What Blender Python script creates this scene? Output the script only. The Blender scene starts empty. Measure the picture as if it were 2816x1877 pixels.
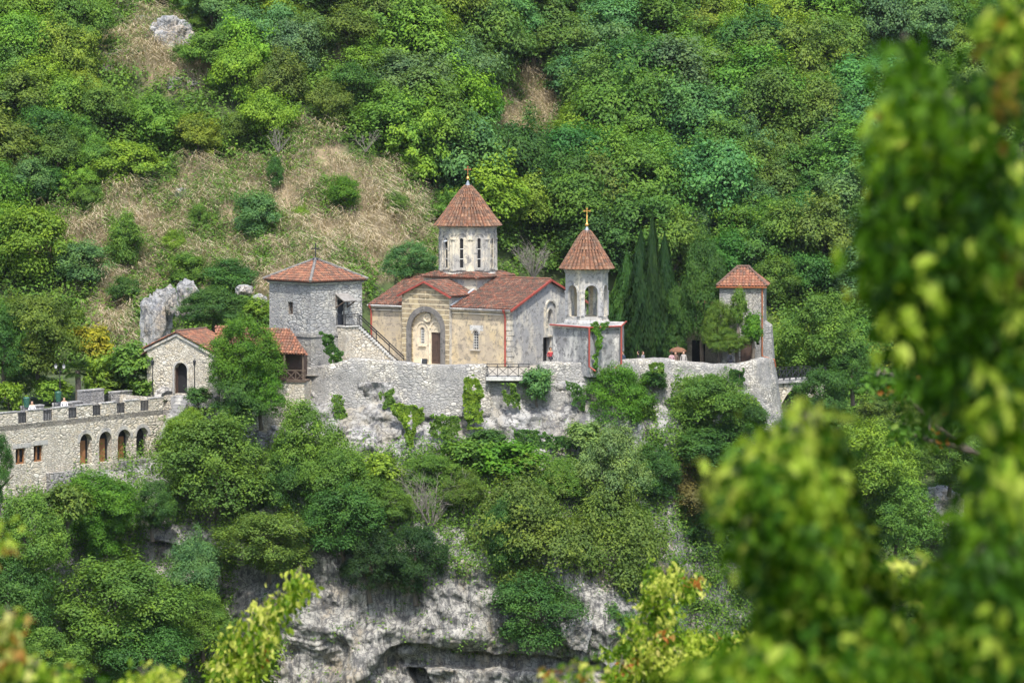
import bpy, bmesh, math, random
import numpy as np
from mathutils import Vector, Matrix
from mathutils.geometry import tessellate_polygon
R = math.radians
random.seed(7)
rng = np.random.default_rng(7)
sc = bpy.context.scene
COL = sc.collection
# ------------------------------------------------------------------ camera, light
PITCH, CAMZ, CAMY, F = R(4), 19.2, -250.0, 8250.0
cd = bpy.data.cameras.new('camera'); cam = bpy.data.objects.new('camera', cd); COL.objects.link(cam)
cam.location = (0, CAMY, CAMZ); cam.rotation_euler = (math.pi/2-PITCH, 0, 0)
cd.sensor_width = 36; cd.lens = F/2816*36; cd.clip_start = 0.5; cd.clip_end = 3000
cd.dof.use_dof = True; cd.dof.focus_distance = 248; cd.dof.aperture_fstop = 3.4
sc.camera = cam
SUN_EL, SUN_AZ = R(60), R(6)
w = bpy.data.worlds.new('World'); sc.world = w; w.use_nodes = True
nt = w.node_tree; bgn = nt.nodes['Background']
sky = nt.nodes.new('ShaderNodeTexSky'); sky.sky_type = 'NISHITA'; sky.sun_disc = False
sky.sun_elevation = SUN_EL; sky.air_density = 1.2; sky.dust_density = 3.0; sky.ozone_density = 1.0
sdir = Vector((math.sin(SUN_AZ)*math.cos(SUN_EL), -math.cos(SUN_AZ)*math.cos(SUN_EL), math.sin(SUN_EL)))
sky.sun_rotation = math.atan2(sdir.x, sdir.y)
nt.links.new(sky.outputs[0], bgn.inputs[0]); bgn.inputs[1].default_value = 0.15
sl = bpy.data.lights.new('sun', 'SUN'); sun = bpy.data.objects.new('sun', sl); COL.objects.link(sun)
sl.energy = 3.1; sl.angle = R(2.5); sl.color = (1, .95, .86)
sun.rotation_euler = (-sdir).to_track_quat('-Z', 'Y').to_euler()
sc.view_settings.view_transform = 'Standard'; sc.view_settings.look = 'None'
sc.view_settings.exposure = 0.92; sc.view_settings.gamma = 1
sc.render.engine = 'CYCLES'
cy = sc.cycles
cy.max_bounces = 5; cy.diffuse_bounces = 3; cy.glossy_bounces = 2; cy.transmission_bounces = 3; cy.transparent_max_bounces = 4
cy.use_denoising = True; cy.use_adaptive_sampling = True; cy.adaptive_threshold = 0.02; cy.caustics_reflective = False; cy.caustics_refractive = False
# ------------------------------------------------------------------ pixel <-> world (source pixels 2816 x 1877)
cp, sp = math.cos(PITCH), math.sin(PITCH)
def P(u, v, Y):
    dx = (u-1408)/F; dy = (938.5-v)/F
    t = (Y-CAMY)/(cp+dy*sp)
    return Vector((dx*t, Y, CAMZ+t*(-sp+dy*cp)))
def Z(v, Y): return P(1408, v, Y).z
S = 2816/2352
def PF(fx, fy, Y): return P(fx*S, fy*S, Y)      # the same from the 2352-wide view of the photograph
def pxm(Y): return F/(Y-CAMY)
def proj(x, y, z):                               # world -> 2352-view (numpy ok)
    d = (y-CAMY)*cp-(z-CAMZ)*sp; up = (y-CAMY)*sp+(z-CAMZ)*cp
    return (1408+F*x/d)/S, (938.5-F*up/d)/S, d
# ------------------------------------------------------------------ noise
def vnoise(X, Y, Zz, seed=0):
    X = np.asarray(X, float); Y = np.asarray(Y, float)+0*X; Zz = np.asarray(Zz, float)+0*X
    xi, yi, zi = np.floor(X).astype(np.int64), np.floor(Y).astype(np.int64), np.floor(Zz).astype(np.int64)
    fx, fy, fz = X-xi, Y-yi, Zz-zi
    fx, fy, fz = [t*t*(3-2*t) for t in (fx, fy, fz)]
    def h(a, b, c):
        n = (a*374761393+b*668265263+c*1274126177+seed*974711) & 0xffffffff
        n = ((n ^ (n >> 13))*1274126177) & 0xffffffff
        return ((n ^ (n >> 16)) & 0xffff)/65535.0
    r = 0
    for i in (0, 1):
        for j in (0, 1):
            for k in (0, 1):
                r = r+h(xi+i, yi+j, zi+k)*(fx if i else 1-fx)*(fy if j else 1-fy)*(fz if k else 1-fz)
    return r*2-1
def fbm(X, Y, Zz, oct=4, seed=0):
    r = 0; a = 1; f = 1
    for o in range(oct):
        r = r+a*vnoise(np.asarray(X)*f, np.asarray(Y)*f, np.asarray(Zz)*f, seed+o); a *= .5; f *= 2.03
    return r
def inpoly(px, py, poly):
    px = np.asarray(px, float); py = np.asarray(py, float); c = np.zeros(px.shape, bool); n = len(poly)
    for i in range(n):
        x1, y1 = poly[i]; x2, y2 = poly[(i+1) % n]
        if y1 == y2: continue
        m = ((y1 > py) != (y2 > py)) & (px < (x2-x1)*(py-y1)/(y2-y1)+x1); c ^= m
    return c
# ------------------------------------------------------------------ materials
MATS = {}
def newmat(name):
    m = bpy.data.materials.new(name); m.use_nodes = True; MATS[name] = m
    n = m.node_tree.nodes; return m, n, m.node_tree.links, n['Principled BSDF']
def node(n, t, **k):
    a = n.new('ShaderNode'+t)
    for q, v in k.items():
        if q in a.inputs: a.inputs[q].default_value = v
        else: setattr(a, q, v)
    return a
def ramp(n, stops):
    r = n.new('ShaderNodeValToRGB'); e = r.color_ramp.elements
    while len(e) < len(stops): e.new(.5)
    for q, (p, c) in zip(e, stops): q.position = p; q.color = (*c, 1) if len(c) == 3 else c
    return r
def mixc(n, l, fac, a, b, mode='MIX'):
    m = n.new('ShaderNodeMix'); m.data_type = 'RGBA'; m.blend_type = mode
    for idx, x in ((0, fac), (6, a), (7, b)):
        if hasattr(x, 'links') or hasattr(x, 'is_linked'): l.new(x, m.inputs[idx])
        elif idx == 0: m.inputs[0].default_value = x
        else: m.inputs[idx].default_value = (*x, 1)
    return m.outputs[2]
def noise(n, l, co, scale, det=4, rough=.6, dist=0):
    a = node(n, 'TexNoise', Scale=scale, Detail=det, Roughness=rough, Distortion=dist); l.new(co, a.inputs['Vector']); return a.outputs['Fac']
def mapped(n, l, co, sc_):
    m = n.new('ShaderNodeMapping'); m.inputs['Scale'].default_value = sc_; l.new(co, m.inputs['Vector']); return m.outputs[0]
def bump(n, l, b, h, s, d=.05):
    q = node(n, 'Bump', Strength=s, Distance=d); l.new(h, q.inputs['Height']); l.new(q.outputs[0], b.inputs['Normal'])
def plain(name, c, rough=.7, metal=0, var=.25, vs=3.0):
    m, n, l, b = newmat(name); co = n.new('ShaderNodeTexCoord').outputs['Object']
    f = ramp(n, [(.3, tuple(x*(1-var) for x in c)), (.7, tuple(min(1, x*(1+var)) for x in c))])
    l.new(noise(n, l, co, vs), f.inputs[0]); l.new(f.outputs[0], b.inputs['Base Color'])
    b.inputs['Roughness'].default_value = rough; b.inputs['Metallic'].default_value = metal; return m
def rubble(name, cols, scale=2.6, mortar=(.33, .31, .27), stain=(.16, .16, .16), st=.5, dark=(.15,.15,.15), w=.035, bs=.7):
    m, n, l, b = newmat(name); co = n.new('ShaderNodeTexCoord').outputs['Object']
    nz = node(n, 'TexNoise', Scale=1.7, Detail=3); l.new(co, nz.inputs['Vector'])
    ad = n.new('ShaderNodeMixRGB'); ad.blend_type = 'ADD'; ad.inputs[0].default_value = .22; l.new(co, ad.inputs[1]); l.new(nz.outputs['Color'], ad.inputs[2])
    k = len(cols); pair = []
    for sc2 in (scale*.72, scale*1.35):
        v = mapped(n, l, ad.outputs[0], (sc2, sc2, sc2*1.7))
        a = node(n, 'TexVoronoi', Scale=1.0, Randomness=.85); l.new(v, a.inputs['Vector'])
        e = node(n, 'TexVoronoi', Scale=1.0, Randomness=.85); e.feature = 'DISTANCE_TO_EDGE'; l.new(v, e.inputs['Vector'])
        sx = n.new('ShaderNodeSeparateColor'); l.new(a.outputs['Color'], sx.inputs[0])
        c = ramp(n, [(i/(k-1), cc) for i, cc in enumerate(cols)]); l.new(sx.outputs[0], c.inputs[0]); pair.append((c.outputs[0], e.outputs['Distance']))
    msk = ramp(n, [(.47, (0, 0, 0)), (.53, (1, 1, 1))]); l.new(noise(n, l, co, .55, 3, .6), msk.inputs[0])
    cmix = mixc(n, l, msk.outputs[0], pair[0][0], pair[1][0]); edge = mixc(n, l, msk.outputs[0], pair[0][1], pair[1][1])
    c2 = mixc(n, l, .55, cmix, noise_col(n, l, co, 9), 'MULTIPLY')
    mm = ramp(n, [(0, (1, 1, 1)), (w, (1, 1, 1)), (w*2.2, (0, 0, 0))]); l.new(edge, mm.inputs[0])
    c3 = mixc(n, l, mm.outputs[0], c2, mortar)
    s = ramp(n, [(.42, (0, 0, 0)), (.54, (min(.85, st*1.3),)*3)]); l.new(noise(n, l, mapped(n, l, co, (.45, .45, .28)), 1.0, 6, .65), s.inputs[0])
    c4 = mixc(n, l, s.outputs[0], c3, stain)
    s2 = ramp(n, [(.53, (0, 0, 0)), (.62, (.65,)*3)]); l.new(noise(n, l, co, 1.5, 8, .75), s2.inputs[0])
    c5 = mixc(n, l, s2.outputs[0], c4, dark)
    l.new(c5, b.inputs['Base Color']); b.inputs['Roughness'].default_value = .9
    hh = ramp(n, [(0, (0, 0, 0)), (.16, (1, 1, 1))]); l.new(edge, hh.inputs[0]); bump(n, l, b, hh.outputs[0], bs, .09)
    return m
def noise_col(n, l, co, s, lo=.62, hi=1.15):
    r = ramp(n, [(.3, (lo,)*3), (.7, (hi,)*3)]); l.new(noise(n, l, co, s, 5, .65), r.inputs[0]); return r.outputs[0]
def plaster(name, base, light, stain, dark, st=.75, lines=0.0, thr=.5, linecol=(.1, .08, .05), gate_=(.46, .58), lw=.07):
    m, n, l, b = newmat(name); co = n.new('ShaderNodeTexCoord').outputs['Object']
    c = ramp(n, [(.35, base), (.65, light)]); l.new(noise(n, l, co, .8, 5, .6), c.inputs[0])
    s = ramp(n, [(thr-.08, (0, 0, 0)), (thr+.02, (st,)*3)]); l.new(noise(n, l, mapped(n, l, co, (1, 1, .5)), .9, 7, .68), s.inputs[0])
    c1 = mixc(n, l, s.outputs[0], c.outputs[0], stain)
    s2 = ramp(n, [(.52, (0, 0, 0)), (.58, (.8,)*3)]); l.new(noise(n, l, co, 2.4, 8, .76, .6), s2.inputs[0])
    c2 = mixc(n, l, s2.outputs[0], c1, dark)
    # weathering that grows from the foot of the walls
    g = node(n, 'SeparateXYZ'); l.new(co, g.inputs[0])
    if lines:
        wv = node(n, 'Math', operation='MODULO'); ml = node(n, 'Math', operation='MULTIPLY_ADD'); l.new(g.outputs[2], ml.inputs[0]); ml.inputs[1].default_value = 1/lines; ml.inputs[2].default_value = 50
        l.new(ml.outputs[0], wv.inputs[0]); wv.inputs[1].default_value = 1
        rr = ramp(n, [(0, (1, 1, 1)), (lw, (1, 1, 1)), (lw+.04, (0, 0, 0))]); l.new(wv.outputs[0], rr.inputs[0])
        gate = ramp(n, [(gate_[0], (0, 0, 0)), (gate_[1], (1, 1, 1))]); l.new(noise(n, l, mapped(n, l, co, (1, 1, .4)), .55, 3), gate.inputs[0])
        q = mixc(n, l, 1.0, rr.outputs[0], gate.outputs[0], 'MULTIPLY')
        c2 = mixc(n, l, q, c2, linecol)
    l.new(c2, b.inputs['Base Color']); b.inputs['Roughness'].default_value = .9
    bump(n, l, b, noise(n, l, co, 7, 6, .7), .35, .04); return m
def rockmat(name, streak=0.0, tint=(.36, .35, .34), light=(.55, .53, .5), ochre=(.33, .25, .16), dark=(.1, .1, .105)):
    m, n, l, b = newmat(name); co = n.new('ShaderNodeTexCoord').outputs['Object']
    c = ramp(n, [(.34, tint), (.62, light)]); l.new(noise(n, l, co, .7, 8, .7), c.inputs[0])
    o = ramp(n, [(.5, (0, 0, 0)), (.62, (.75,)*3)]); l.new(noise(n, l, mapped(n, l, co, (1, 1, .6)), .33, 6, .7), o.inputs[0])
    c1 = mixc(n, l, o.outputs[0], c.outputs[0], ochre)
    d = ramp(n, [(.49, (0, 0, 0)), (.58, (.85,)*3)]); l.new(noise(n, l, mapped(n, l, co, (1, 1, 1-.75*streak)), 1.5, 8, .75, .4), d.inputs[0])
    c2 = mixc(n, l, d.outputs[0], c1, dark)
    cr = node(n, 'TexVoronoi', Scale=.9); cr.feature = 'DISTANCE_TO_EDGE'
    nz = node(n, 'TexNoise', Scale=1.2, Detail=5); l.new(co, nz.inputs['Vector'])
    ad = n.new('ShaderNodeMixRGB'); ad.blend_type = 'ADD'; ad.inputs[0].default_value = .9; l.new(co, ad.inputs[1]); l.new(nz.outputs['Color'], ad.inputs[2])
    l.new(mapped(n, l, ad.outputs[0], (1, 1, 1.8)), cr.inputs['Vector'])
    ck = ramp(n, [(0, (.9,)*3), (.045, (0, 0, 0))]); l.new(cr.outputs['Distance'], ck.inputs[0])
    c3 = mixc(n, l, ck.outputs[0], c2, (.06, .058, .055))
    bd = ramp(n, [(.6, (0, 0, 0)), (.615, (.85,)*3), (.63, (0, 0, 0))]); l.new(noise(n, l, mapped(n, l, ad.outputs[0], (.12, .12, 1.1)), 1.0, 3, .5), bd.inputs[0]); c3 = mixc(n, l, bd.outputs[0], c3, (.05, .048, .045))
    if streak:
        sN = ramp(n, [(.5, (0, 0, 0)), (.62, (streak,)*3)]); l.new(noise(n, l, mapped(n, l, co, (3.2, 3.2, .12)), 1.0, 4, .6), sN.inputs[0])
        c3 = mixc(n, l, sN.outputs[0], c3, (.085, .085, .09))
        sM = ramp(n, [(.56, (0, 0, 0)), (.66, (streak*.6,)*3)]); l.new(noise(n, l, mapped(n, l, co, (2.3, 2.3, .15)), 1.3, 4, .6), sM.inputs[0])
        c3 = mixc(n, l, sM.outputs[0], c3, (.5, .48, .44))
    l.new(c3, b.inputs['Base Color']); b.inputs['Roughness'].default_value = .92
    bump(n, l, b, noise(n, l, co, 3.0, 9, .75), .9, .25); return m
def tilemat(name, cols, moss=(.09, .075, .06), ms=.6):
    m, n, l, b = newmat(name); co = n.new('ShaderNodeTexCoord').outputs['Object']
    a = n.new('ShaderNodeAttribute'); a.attribute_name = 'v'
    k = len(cols); c = ramp(n, [(i/(k-1), cc) for i, cc in enumerate(cols)]); l.new(a.outputs['Fac'], c.inputs[0])
    s = ramp(n, [(.46, (0, 0, 0)), (.58, (ms,)*3)]); l.new(noise(n, l, co, 2.2, 8, .78), s.inputs[0])
    c1 = mixc(n, l, s.outputs[0], c.outputs[0], moss)
    c2 = mixc(n, l, .8, c1, noise_col(n, l, co, 14), 'MULTIPLY')
    l.new(c2, b.inputs['Base Color']); b.inputs['Roughness'].default_value = .85; return m
def leafmat(name, tr=.38, obj=True, cols=None, rough=.55):
    m, n, l, b = newmat(name); out = n['Material Output']
    a = n.new('ShaderNodeAttribute'); a.attribute_name = 'v'
    if obj:
        oi = n.new('ShaderNodeObjectInfo'); rr = ramp(n, [(0, (.6, .66, .6)), (.45, (.97, .97, .97)), (.85, (1.4, 1.3, .9)), (1, (1.8, 1.6, .8))]); l.new(a.outputs['Fac'], rr.inputs[0])  # brightest stops paint sunlit highlights into the leaf colour
        c = mixc(n, l, 1.0, oi.outputs['Color'], rr.outputs[0], 'MULTIPLY')
        co = n.new('ShaderNodeTexCoord').outputs['Object']
        r2 = ramp(n, [(.35, (.75, .85, .85)), (.65, (1.2, 1.12, .85))]); l.new(noise(n, l, co, 2.2, 3), r2.inputs[0])
        c = mixc(n, l, 1.0, c, r2.outputs[0], 'MULTIPLY')
    else:
        k = len(cols); q = ramp(n, cols); l.new(a.outputs['Fac'], q.inputs[0]); c = q.outputs[0]
    l.new(c, b.inputs['Base Color']); b.inputs['Roughness'].default_value = rough; b.inputs['Specular IOR Level'].default_value = .16
    t = n.new('ShaderNodeBsdfTranslucent'); tc = mixc(n, l, 1.0, c, (1.1, 1.15, .5), 'MULTIPLY'); l.new(tc, t.inputs[0])
    mx = n.new('ShaderNodeMixShader'); mx.inputs[0].default_value = tr; l.new(b.outputs[0], mx.inputs[1]); l.new(t.outputs[0], mx.inputs[2]); l.new(mx.outputs[0], out.inputs[0])
    return m
LEAF = leafmat('leaves')
STONE = rubble('rubble_masonry', [(.4, .385, .34), (.57, .545, .49), (.27, .265, .255), (.49, .46, .39), (.66, .635, .58)], 3.7, mortar=(.17, .16, .14), stain=(.26, .26, .26), st=.6)
STONE_T = rubble('tower_masonry', [(.42, .42, .41), (.6, .59, .55), (.34, .345, .35), (.66, .63, .56), (.48, .47, .44)], 2.9, mortar=(.2, .195, .185), stain=(.26, .265, .275), st=.5)
STONE_W = rubble('warm_masonry', [(.6, .55, .45), (.74, .69, .59), (.46, .42, .36), (.62, .53, .38), (.78, .75, .67)], 3.0, mortar=(.29, .26, .21), stain=(.45, .42, .36), st=.35, dark=(.3, .28, .25))
STONE_G = rubble('grey_masonry', [(.34, .33, .31), (.48, .46, .42), (.26, .26, .26), (.42, .4, .36)], 2.3, mortar=(.16, .15, .14), stain=(.16, .16, .17), st=.6)
PLAS_Y = plaster('yellow_render', (.48, .385, .24), (.58, .49, .34), (.36, .31, .25), (.2, .18, .15), .75, .42, .53, (.46, .38, .25), (.5, .62))
PLAS_P = plaster('banded_stone', (.42, .34, .2), (.5, .42, .27), (.2, .165, .12), (.12, .1, .08), .6, .42, .5, (.6, .53, .38), (.2, .3), .16)
PLAS_G = plaster('grey_render', (.44, .42, .38), (.62, .59, .52), (.3, .31, .33), (.15, .15, .155), .85, .5, .5, (.26, .25, .24))
PLAS_C = plaster('cream_render', (.54, .49, .38), (.66, .61, .5), (.34, .34, .34), (.18, .18, .18), .8, 0, .5)
PLAS_D = plaster('dark_stone', (.13, .125, .12), (.2, .19, .18), (.3, .28, .24), (.07, .07, .07), .5, 0, .6)
PLAS_B = plaster('inner_render', (.6, .52, .38), (.7, .62, .48), (.5, .42, .3), (.4, .35, .28), .5, 0, .6)
PLAS_L = plaster('lower_render', (.44, .43, .4), (.64, .62, .58), (.22, .22, .23), (.1, .1, .1), .85, 0, .48)
LIME = plaster('light_cap', (.5, .5, .48), (.64, .63, .6), (.4, .4, .4), (.3, .3, .29), .5, 0, .6)
ROCK = rockmat('limestone', .1, (.24, .245, .25), (.44, .435, .42), (.3, .27, .21), (.1, .1, .11))
ROCKC = rockmat('cliff_limestone', .9, (.22, .22, .21), (.42, .41, .375), (.3, .245, .165), (.11, .11, .108))
ROCKH = rockmat('hill_limestone', .4, (.22, .235, .26), (.52, .51, .49), (.42, .34, .24), (.12, .13, .155))
TILE_R = tilemat('red_tiles', [(0.067, 0.043, 0.032), (0.227, 0.074, 0.044), (0.109, 0.062, 0.044), (0.302, 0.105, 0.060), (0.168, 0.086, 0.060), (0.336, 0.180, 0.120)], ms=.85)
TILE_C = tilemat('brown_tiles', [(0.112, 0.056, 0.034), (0.216, 0.093, 0.053), (0.272, 0.126, 0.068), (0.160, 0.089, 0.057), (0.336, 0.186, 0.114)], ms=.6)
TILE_O = tilemat('orange_tiles', [(0.176, 0.074, 0.046), (0.317, 0.123, 0.067), (0.132, 0.074, 0.054), (0.387, 0.180, 0.100), (0.246, 0.098, 0.063)], ms=.55)
REDP = plain('red_paint', (.3, .06, .045), .6)
BLACK = plain('black_iron', (.018, .019, .022), .5)
LEADM = plain('lead_sheet', (.2, .23, .27), .5, .3)
LEADL = plain('pale_flashing', (.42, .46, .5), .6, .2)
GOLD = plain('gilded_metal', (.8, .42, .12), .35, .8, .1)
RUST = plain('rusty_cross', (.35, .12, .05), .6, .3)
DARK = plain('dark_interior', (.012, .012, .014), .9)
GLASS = plain('window_glass', (.03, .035, .045), .15)
WOODD = plain('dark_brown_wood', (.075, .045, .035), .7)
DOORB = plain('blue_black_door', (.03, .035, .05), .6)
WOOD = plain('weathered_wood', (.11, .08, .06), .8)
WOODO = plain('orange_wood', (.25, .115, .045), .6)
GREYW = plain('grey_boards', (.22, .21, .2), .8)
WHITE = plain('white_frame', (.6, .6, .58), .6)
BARK = plain('bark', (.12, .1, .08), .95, 0, .4, 6)
BARKG = plain('grey_bark', (.2, .18, .16), .95, 0, .3, 6)
BIN = plain('bin_green', (.02, .09, .06), .5)
CANV = plain('brown_canvas', (.16, .08, .045), .9)
# ------------------------------------------------------------------ objects
def tag(o, label=None, cat=None, group=None, kind=None):
    if label: o['label'] = label
    if cat: o['category'] = cat
    if group: o['group'] = group
    if kind: o['kind'] = kind
    return o
def thing(name, loc, label, cat, group=None, rz=0):
    o = bpy.data.objects.new(name, None); COL.objects.link(o); o.location = loc; o.rotation_euler.z = rz; o.empty_display_size = .3
    return tag(o, label, cat, group)
def offs(o):
    v = Vector((0, 0, 0))
    while o is not None: v += o.location; o = o.parent
    return v
def link(name, me, mat, parent=None, loc=None):
    o = bpy.data.objects.new(name, me); COL.objects.link(o)
    if mat is not None and not me.materials: me.materials.append(mat)
    if parent is not None: o.parent = parent
    if loc is not None: o.location = loc
    return o
def npmesh(name, V, Fq, att=None, smooth=False):
    V = np.asarray(V, np.float32); Fq = np.asarray(Fq, np.int32); k = Fq.shape[1]
    me = bpy.data.meshes.new(name); me.vertices.add(len(V)); me.vertices.foreach_set('co', V.ravel())
    me.loops.add(Fq.size); me.loops.foreach_set('vertex_index', Fq.ravel())
    me.polygons.add(len(Fq)); me.polygons.foreach_set('loop_start', np.arange(0, Fq.size, k, dtype=np.int32))
    if smooth: me.polygons.foreach_set('use_smooth', np.ones(len(Fq), bool))
    me.update(calc_edges=True)
    if att is not None:
        a = me.attributes.new('v', 'FLOAT', 'FACE'); a.data.foreach_set('value', np.asarray(att, np.float32))
    return me
class MB:
    def __init__(s): s.v = []; s.f = []; s.a = []
    def add(s, vs, fs, at=0.5):
        b = len(s.v); s.v += [tuple(x) for x in vs]; s.f += [tuple(b+i for i in f) for f in fs]; s.a += [at]*len(fs); return s
    def box(s, c, size, rz=0, rx=0, ry=0):
        M = Matrix.Translation(c) @ Matrix.Rotation(rz, 4, 'Z') @ Matrix.Rotation(ry, 4, 'Y') @ Matrix.Rotation(rx, 4, 'X')
        h = [d/2 for d in size]
        vs = [M @ Vector((x*h[0], y*h[1], z*h[2])) for x in (-1, 1) for y in (-1, 1) for z in (-1, 1)]
        return s.add(vs, [(0, 1, 3, 2), (4, 6, 7, 5), (0, 4, 5, 1), (2, 3, 7, 6), (0, 2, 6, 4), (1, 5, 7, 3)])
    def beam(s, a, b, w, h, up=Vector((0, 0, 1))):
        a = Vector(a); b = Vector(b); d = (b-a).normalized(); sd = d.cross(up)
        if sd.length < 1e-3: sd = Vector((1, 0, 0))
        sd.normalize(); u = sd.cross(d).normalized(); vs = []
        for p in (a, b):
            for i, j in ((-1, -1), (1, -1), (1, 1), (-1, 1)): vs.append(p+sd*(w/2*i)+u*(h/2*j))
        return s.add(vs, [(0, 3, 2, 1), (4, 5, 6, 7)]+[(i, (i+1) % 4, 4+(i+1) % 4, 4+i) for i in range(4)])
    def tube(s, pts, rad, n=6):
        pts = [Vector(p) for p in pts]; rs = rad if isinstance(rad, (list, tuple)) else [rad]*len(pts); vs = []; fs = []
        for i, p in enumerate(pts):
            d = (pts[min(i+1, len(pts)-1)]-pts[max(i-1, 0)]).normalized()
            sd = d.cross(Vector((0, 0, 1)) if abs(d.z) < .9 else Vector((1, 0, 0))).normalized(); u = sd.cross(d)
            for k in range(n):
                t = 2*math.pi*k/n; vs.append(p+(sd*math.cos(t)+u*math.sin(t))*rs[i])
        for i in range(len(pts)-1):
            for k in range(n): fs.append((i*n+k, i*n+(k+1) % n, (i+1)*n+(k+1) % n, (i+1)*n+k))
        fs.append(tuple(range(n-1, -1, -1))); fs.append(tuple((len(pts)-1)*n+k for k in range(n)))
        return s.add(vs, fs)
    def lathe(s, c, prof, n=32, rot=0):
        vs = []; fs = []
        for r, z in prof:
            for k in range(n):
                t = rot+2*math.pi*k/n; vs.append((c[0]+r*math.cos(t), c[1]+r*math.sin(t), c[2]+z))
        for i in range(len(prof)-1):
            for k in range(n): fs.append((i*n+k, i*n+(k+1) % n, (i+1)*n+(k+1) % n, (i+1)*n+k))
        return s.add(vs, fs)
    def prism(s, pts, z0, z1, cap=True):
        n = len(pts); vs = [(p[0], p[1], z0) for p in pts]+[(p[0], p[1], z1) for p in pts]
        fs = [(i, (i+1) % n, n+(i+1) % n, n+i) for i in range(n)]
        if cap: fs += [tuple(range(n-1, -1, -1)), tuple(range(n, 2*n))]
        return s.add(vs, fs)
    def panel(s, O, U, W, outline, holes=(), depth=.3, back=False):
        O = Vector(O); U = Vector(U).normalized(); W = Vector(W).normalized(); N = U.cross(W)
        loops = [list(outline)]+[list(h) for h in holes]; flat = [p for lp in loops for p in lp]
        tris = tessellate_polygon([[Vector((p[0], p[1], 0)) for p in lp] for lp in loops])
        fv = [O+U*p[0]+W*p[1] for p in flat]; s.add(fv, tris)
        if back: s.add([q-N*depth for q in fv], [t[::-1] for t in tris])
        for lp in (loops if back else loops[1:]):
            n = len(lp); a = [O+U*p[0]+W*p[1] for p in lp]; b = [q-N*depth for q in a]
            s.add(a+b, [(i, (i+1) % n, n+(i+1) % n, n+i) for i in range(n)])
        return s
    def build(s, name, mat, parent=None, smooth=False):
        o = offs(parent) if parent else Vector((0, 0, 0)); me = bpy.data.meshes.new(name)
        me.from_pydata([(x-o.x, y-o.y, z-o.z) for x, y, z in s.v], [], s.f)
        a = me.attributes.new('v', 'FLOAT', 'FACE'); a.data.foreach_set('value', np.asarray(s.a, np.float32))
        if smooth: me.polygons.foreach_set('use_smooth', np.ones(len(me.polygons), bool))
        me.update(); return link(name, me, mat, parent)
def arch(cx, z0, w, h, n=10, fl=0):
    r = w/2; p = [(cx-r, z0), (cx+r, z0)]
    for i in range(n+1):
        t = math.pi*i/n; p.append((cx+r*math.cos(t), z0+h-r+r*math.sin(t)))
    return p
def rect(x0, z0, x1, z1): return [(x0, z0), (x1, z0), (x1, z1), (x0, z1)]
def archband(mb, O, U, W, cx, z0, w, h, bw, out, n=16, legs=True, d=.1):
    """raised moulding round an arched opening"""
    O = Vector(O); U = Vector(U).normalized(); W = Vector(W).normalized(); N = U.cross(W)
    def loop(r): 
        p = [(cx+r, z0)] if legs else []
        for i in range(n+1):
            t = math.pi*i/n; p.append((cx+r*math.cos(t), z0+h-w/2+r*math.sin(t)))
        return p+([(cx-r, z0)] if legs else [])
    a = loop(w/2); b = loop(w/2+bw); m = len(a)
    pt = lambda p, o: O+U*p[0]+W*p[1]+N*o
    vs = [pt(p, out) for p in a]+[pt(p, out) for p in b]+[pt(p, -d) for p in a]+[pt(p, -d) for p in b]
    fs = []
    for i in range(m-1): fs += [(i, m+i, m+i+1, i+1), (i, i+1, 2*m+i+1, 2*m+i), (m+i+1, m+i, 3*m+i, 3*m+i+1)]
    return mb.add(vs, fs)
def tiles(mb, O, U, V, poly, cw=.24, rw=.36, amp=.085, lift=.05, margin=.02):
    """barrel tiles laid on the plane O + U*x + V*y inside poly"""
    O = Vector(O); U = Vector(U).normalized(); V = Vector(V).normalized(); N = U.cross(V)
    xs = [p[0] for p in poly]; ys = [p[1] for p in poly]
    nx = int((max(xs)-min(xs))/cw)+1; ny = int((max(ys)-min(ys))/rw)+1
    cwx = (max(xs)-min(xs))/nx
    mb.add([O+U*p[0]+V*p[1]-N*.02 for p in poly], [tuple(range(len(poly)))], .2)
    for i in range(nx):
        for j in range(ny):
            cx = min(xs)+(i+.5)*cwx; y0 = min(ys)+j*rw; cyy = y0+rw/2
            if not inpoly([cx], [min(cyy, max(ys)-.02)], poly)[0]: continue
            y1 = min(y0+rw*1.12, max(ys)); vs = []
            wob = random.uniform(-.012, .012); hz = random.uniform(0, .012)
            for y, lf in ((y0, lift), (y1, .0)):
                for k in range(5):
                    t = math.pi*k/4; vs.append(O+U*(cx+wob-cwx*.42*math.cos(t))+V*y+N*(amp*math.sin(t)+lf+hz))
            mb.add(vs, [(k, k+1, 6+k, 5+k) for k in range(4)]+[(4, 3, 2, 1, 0)], random.random())
    return mb
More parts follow.
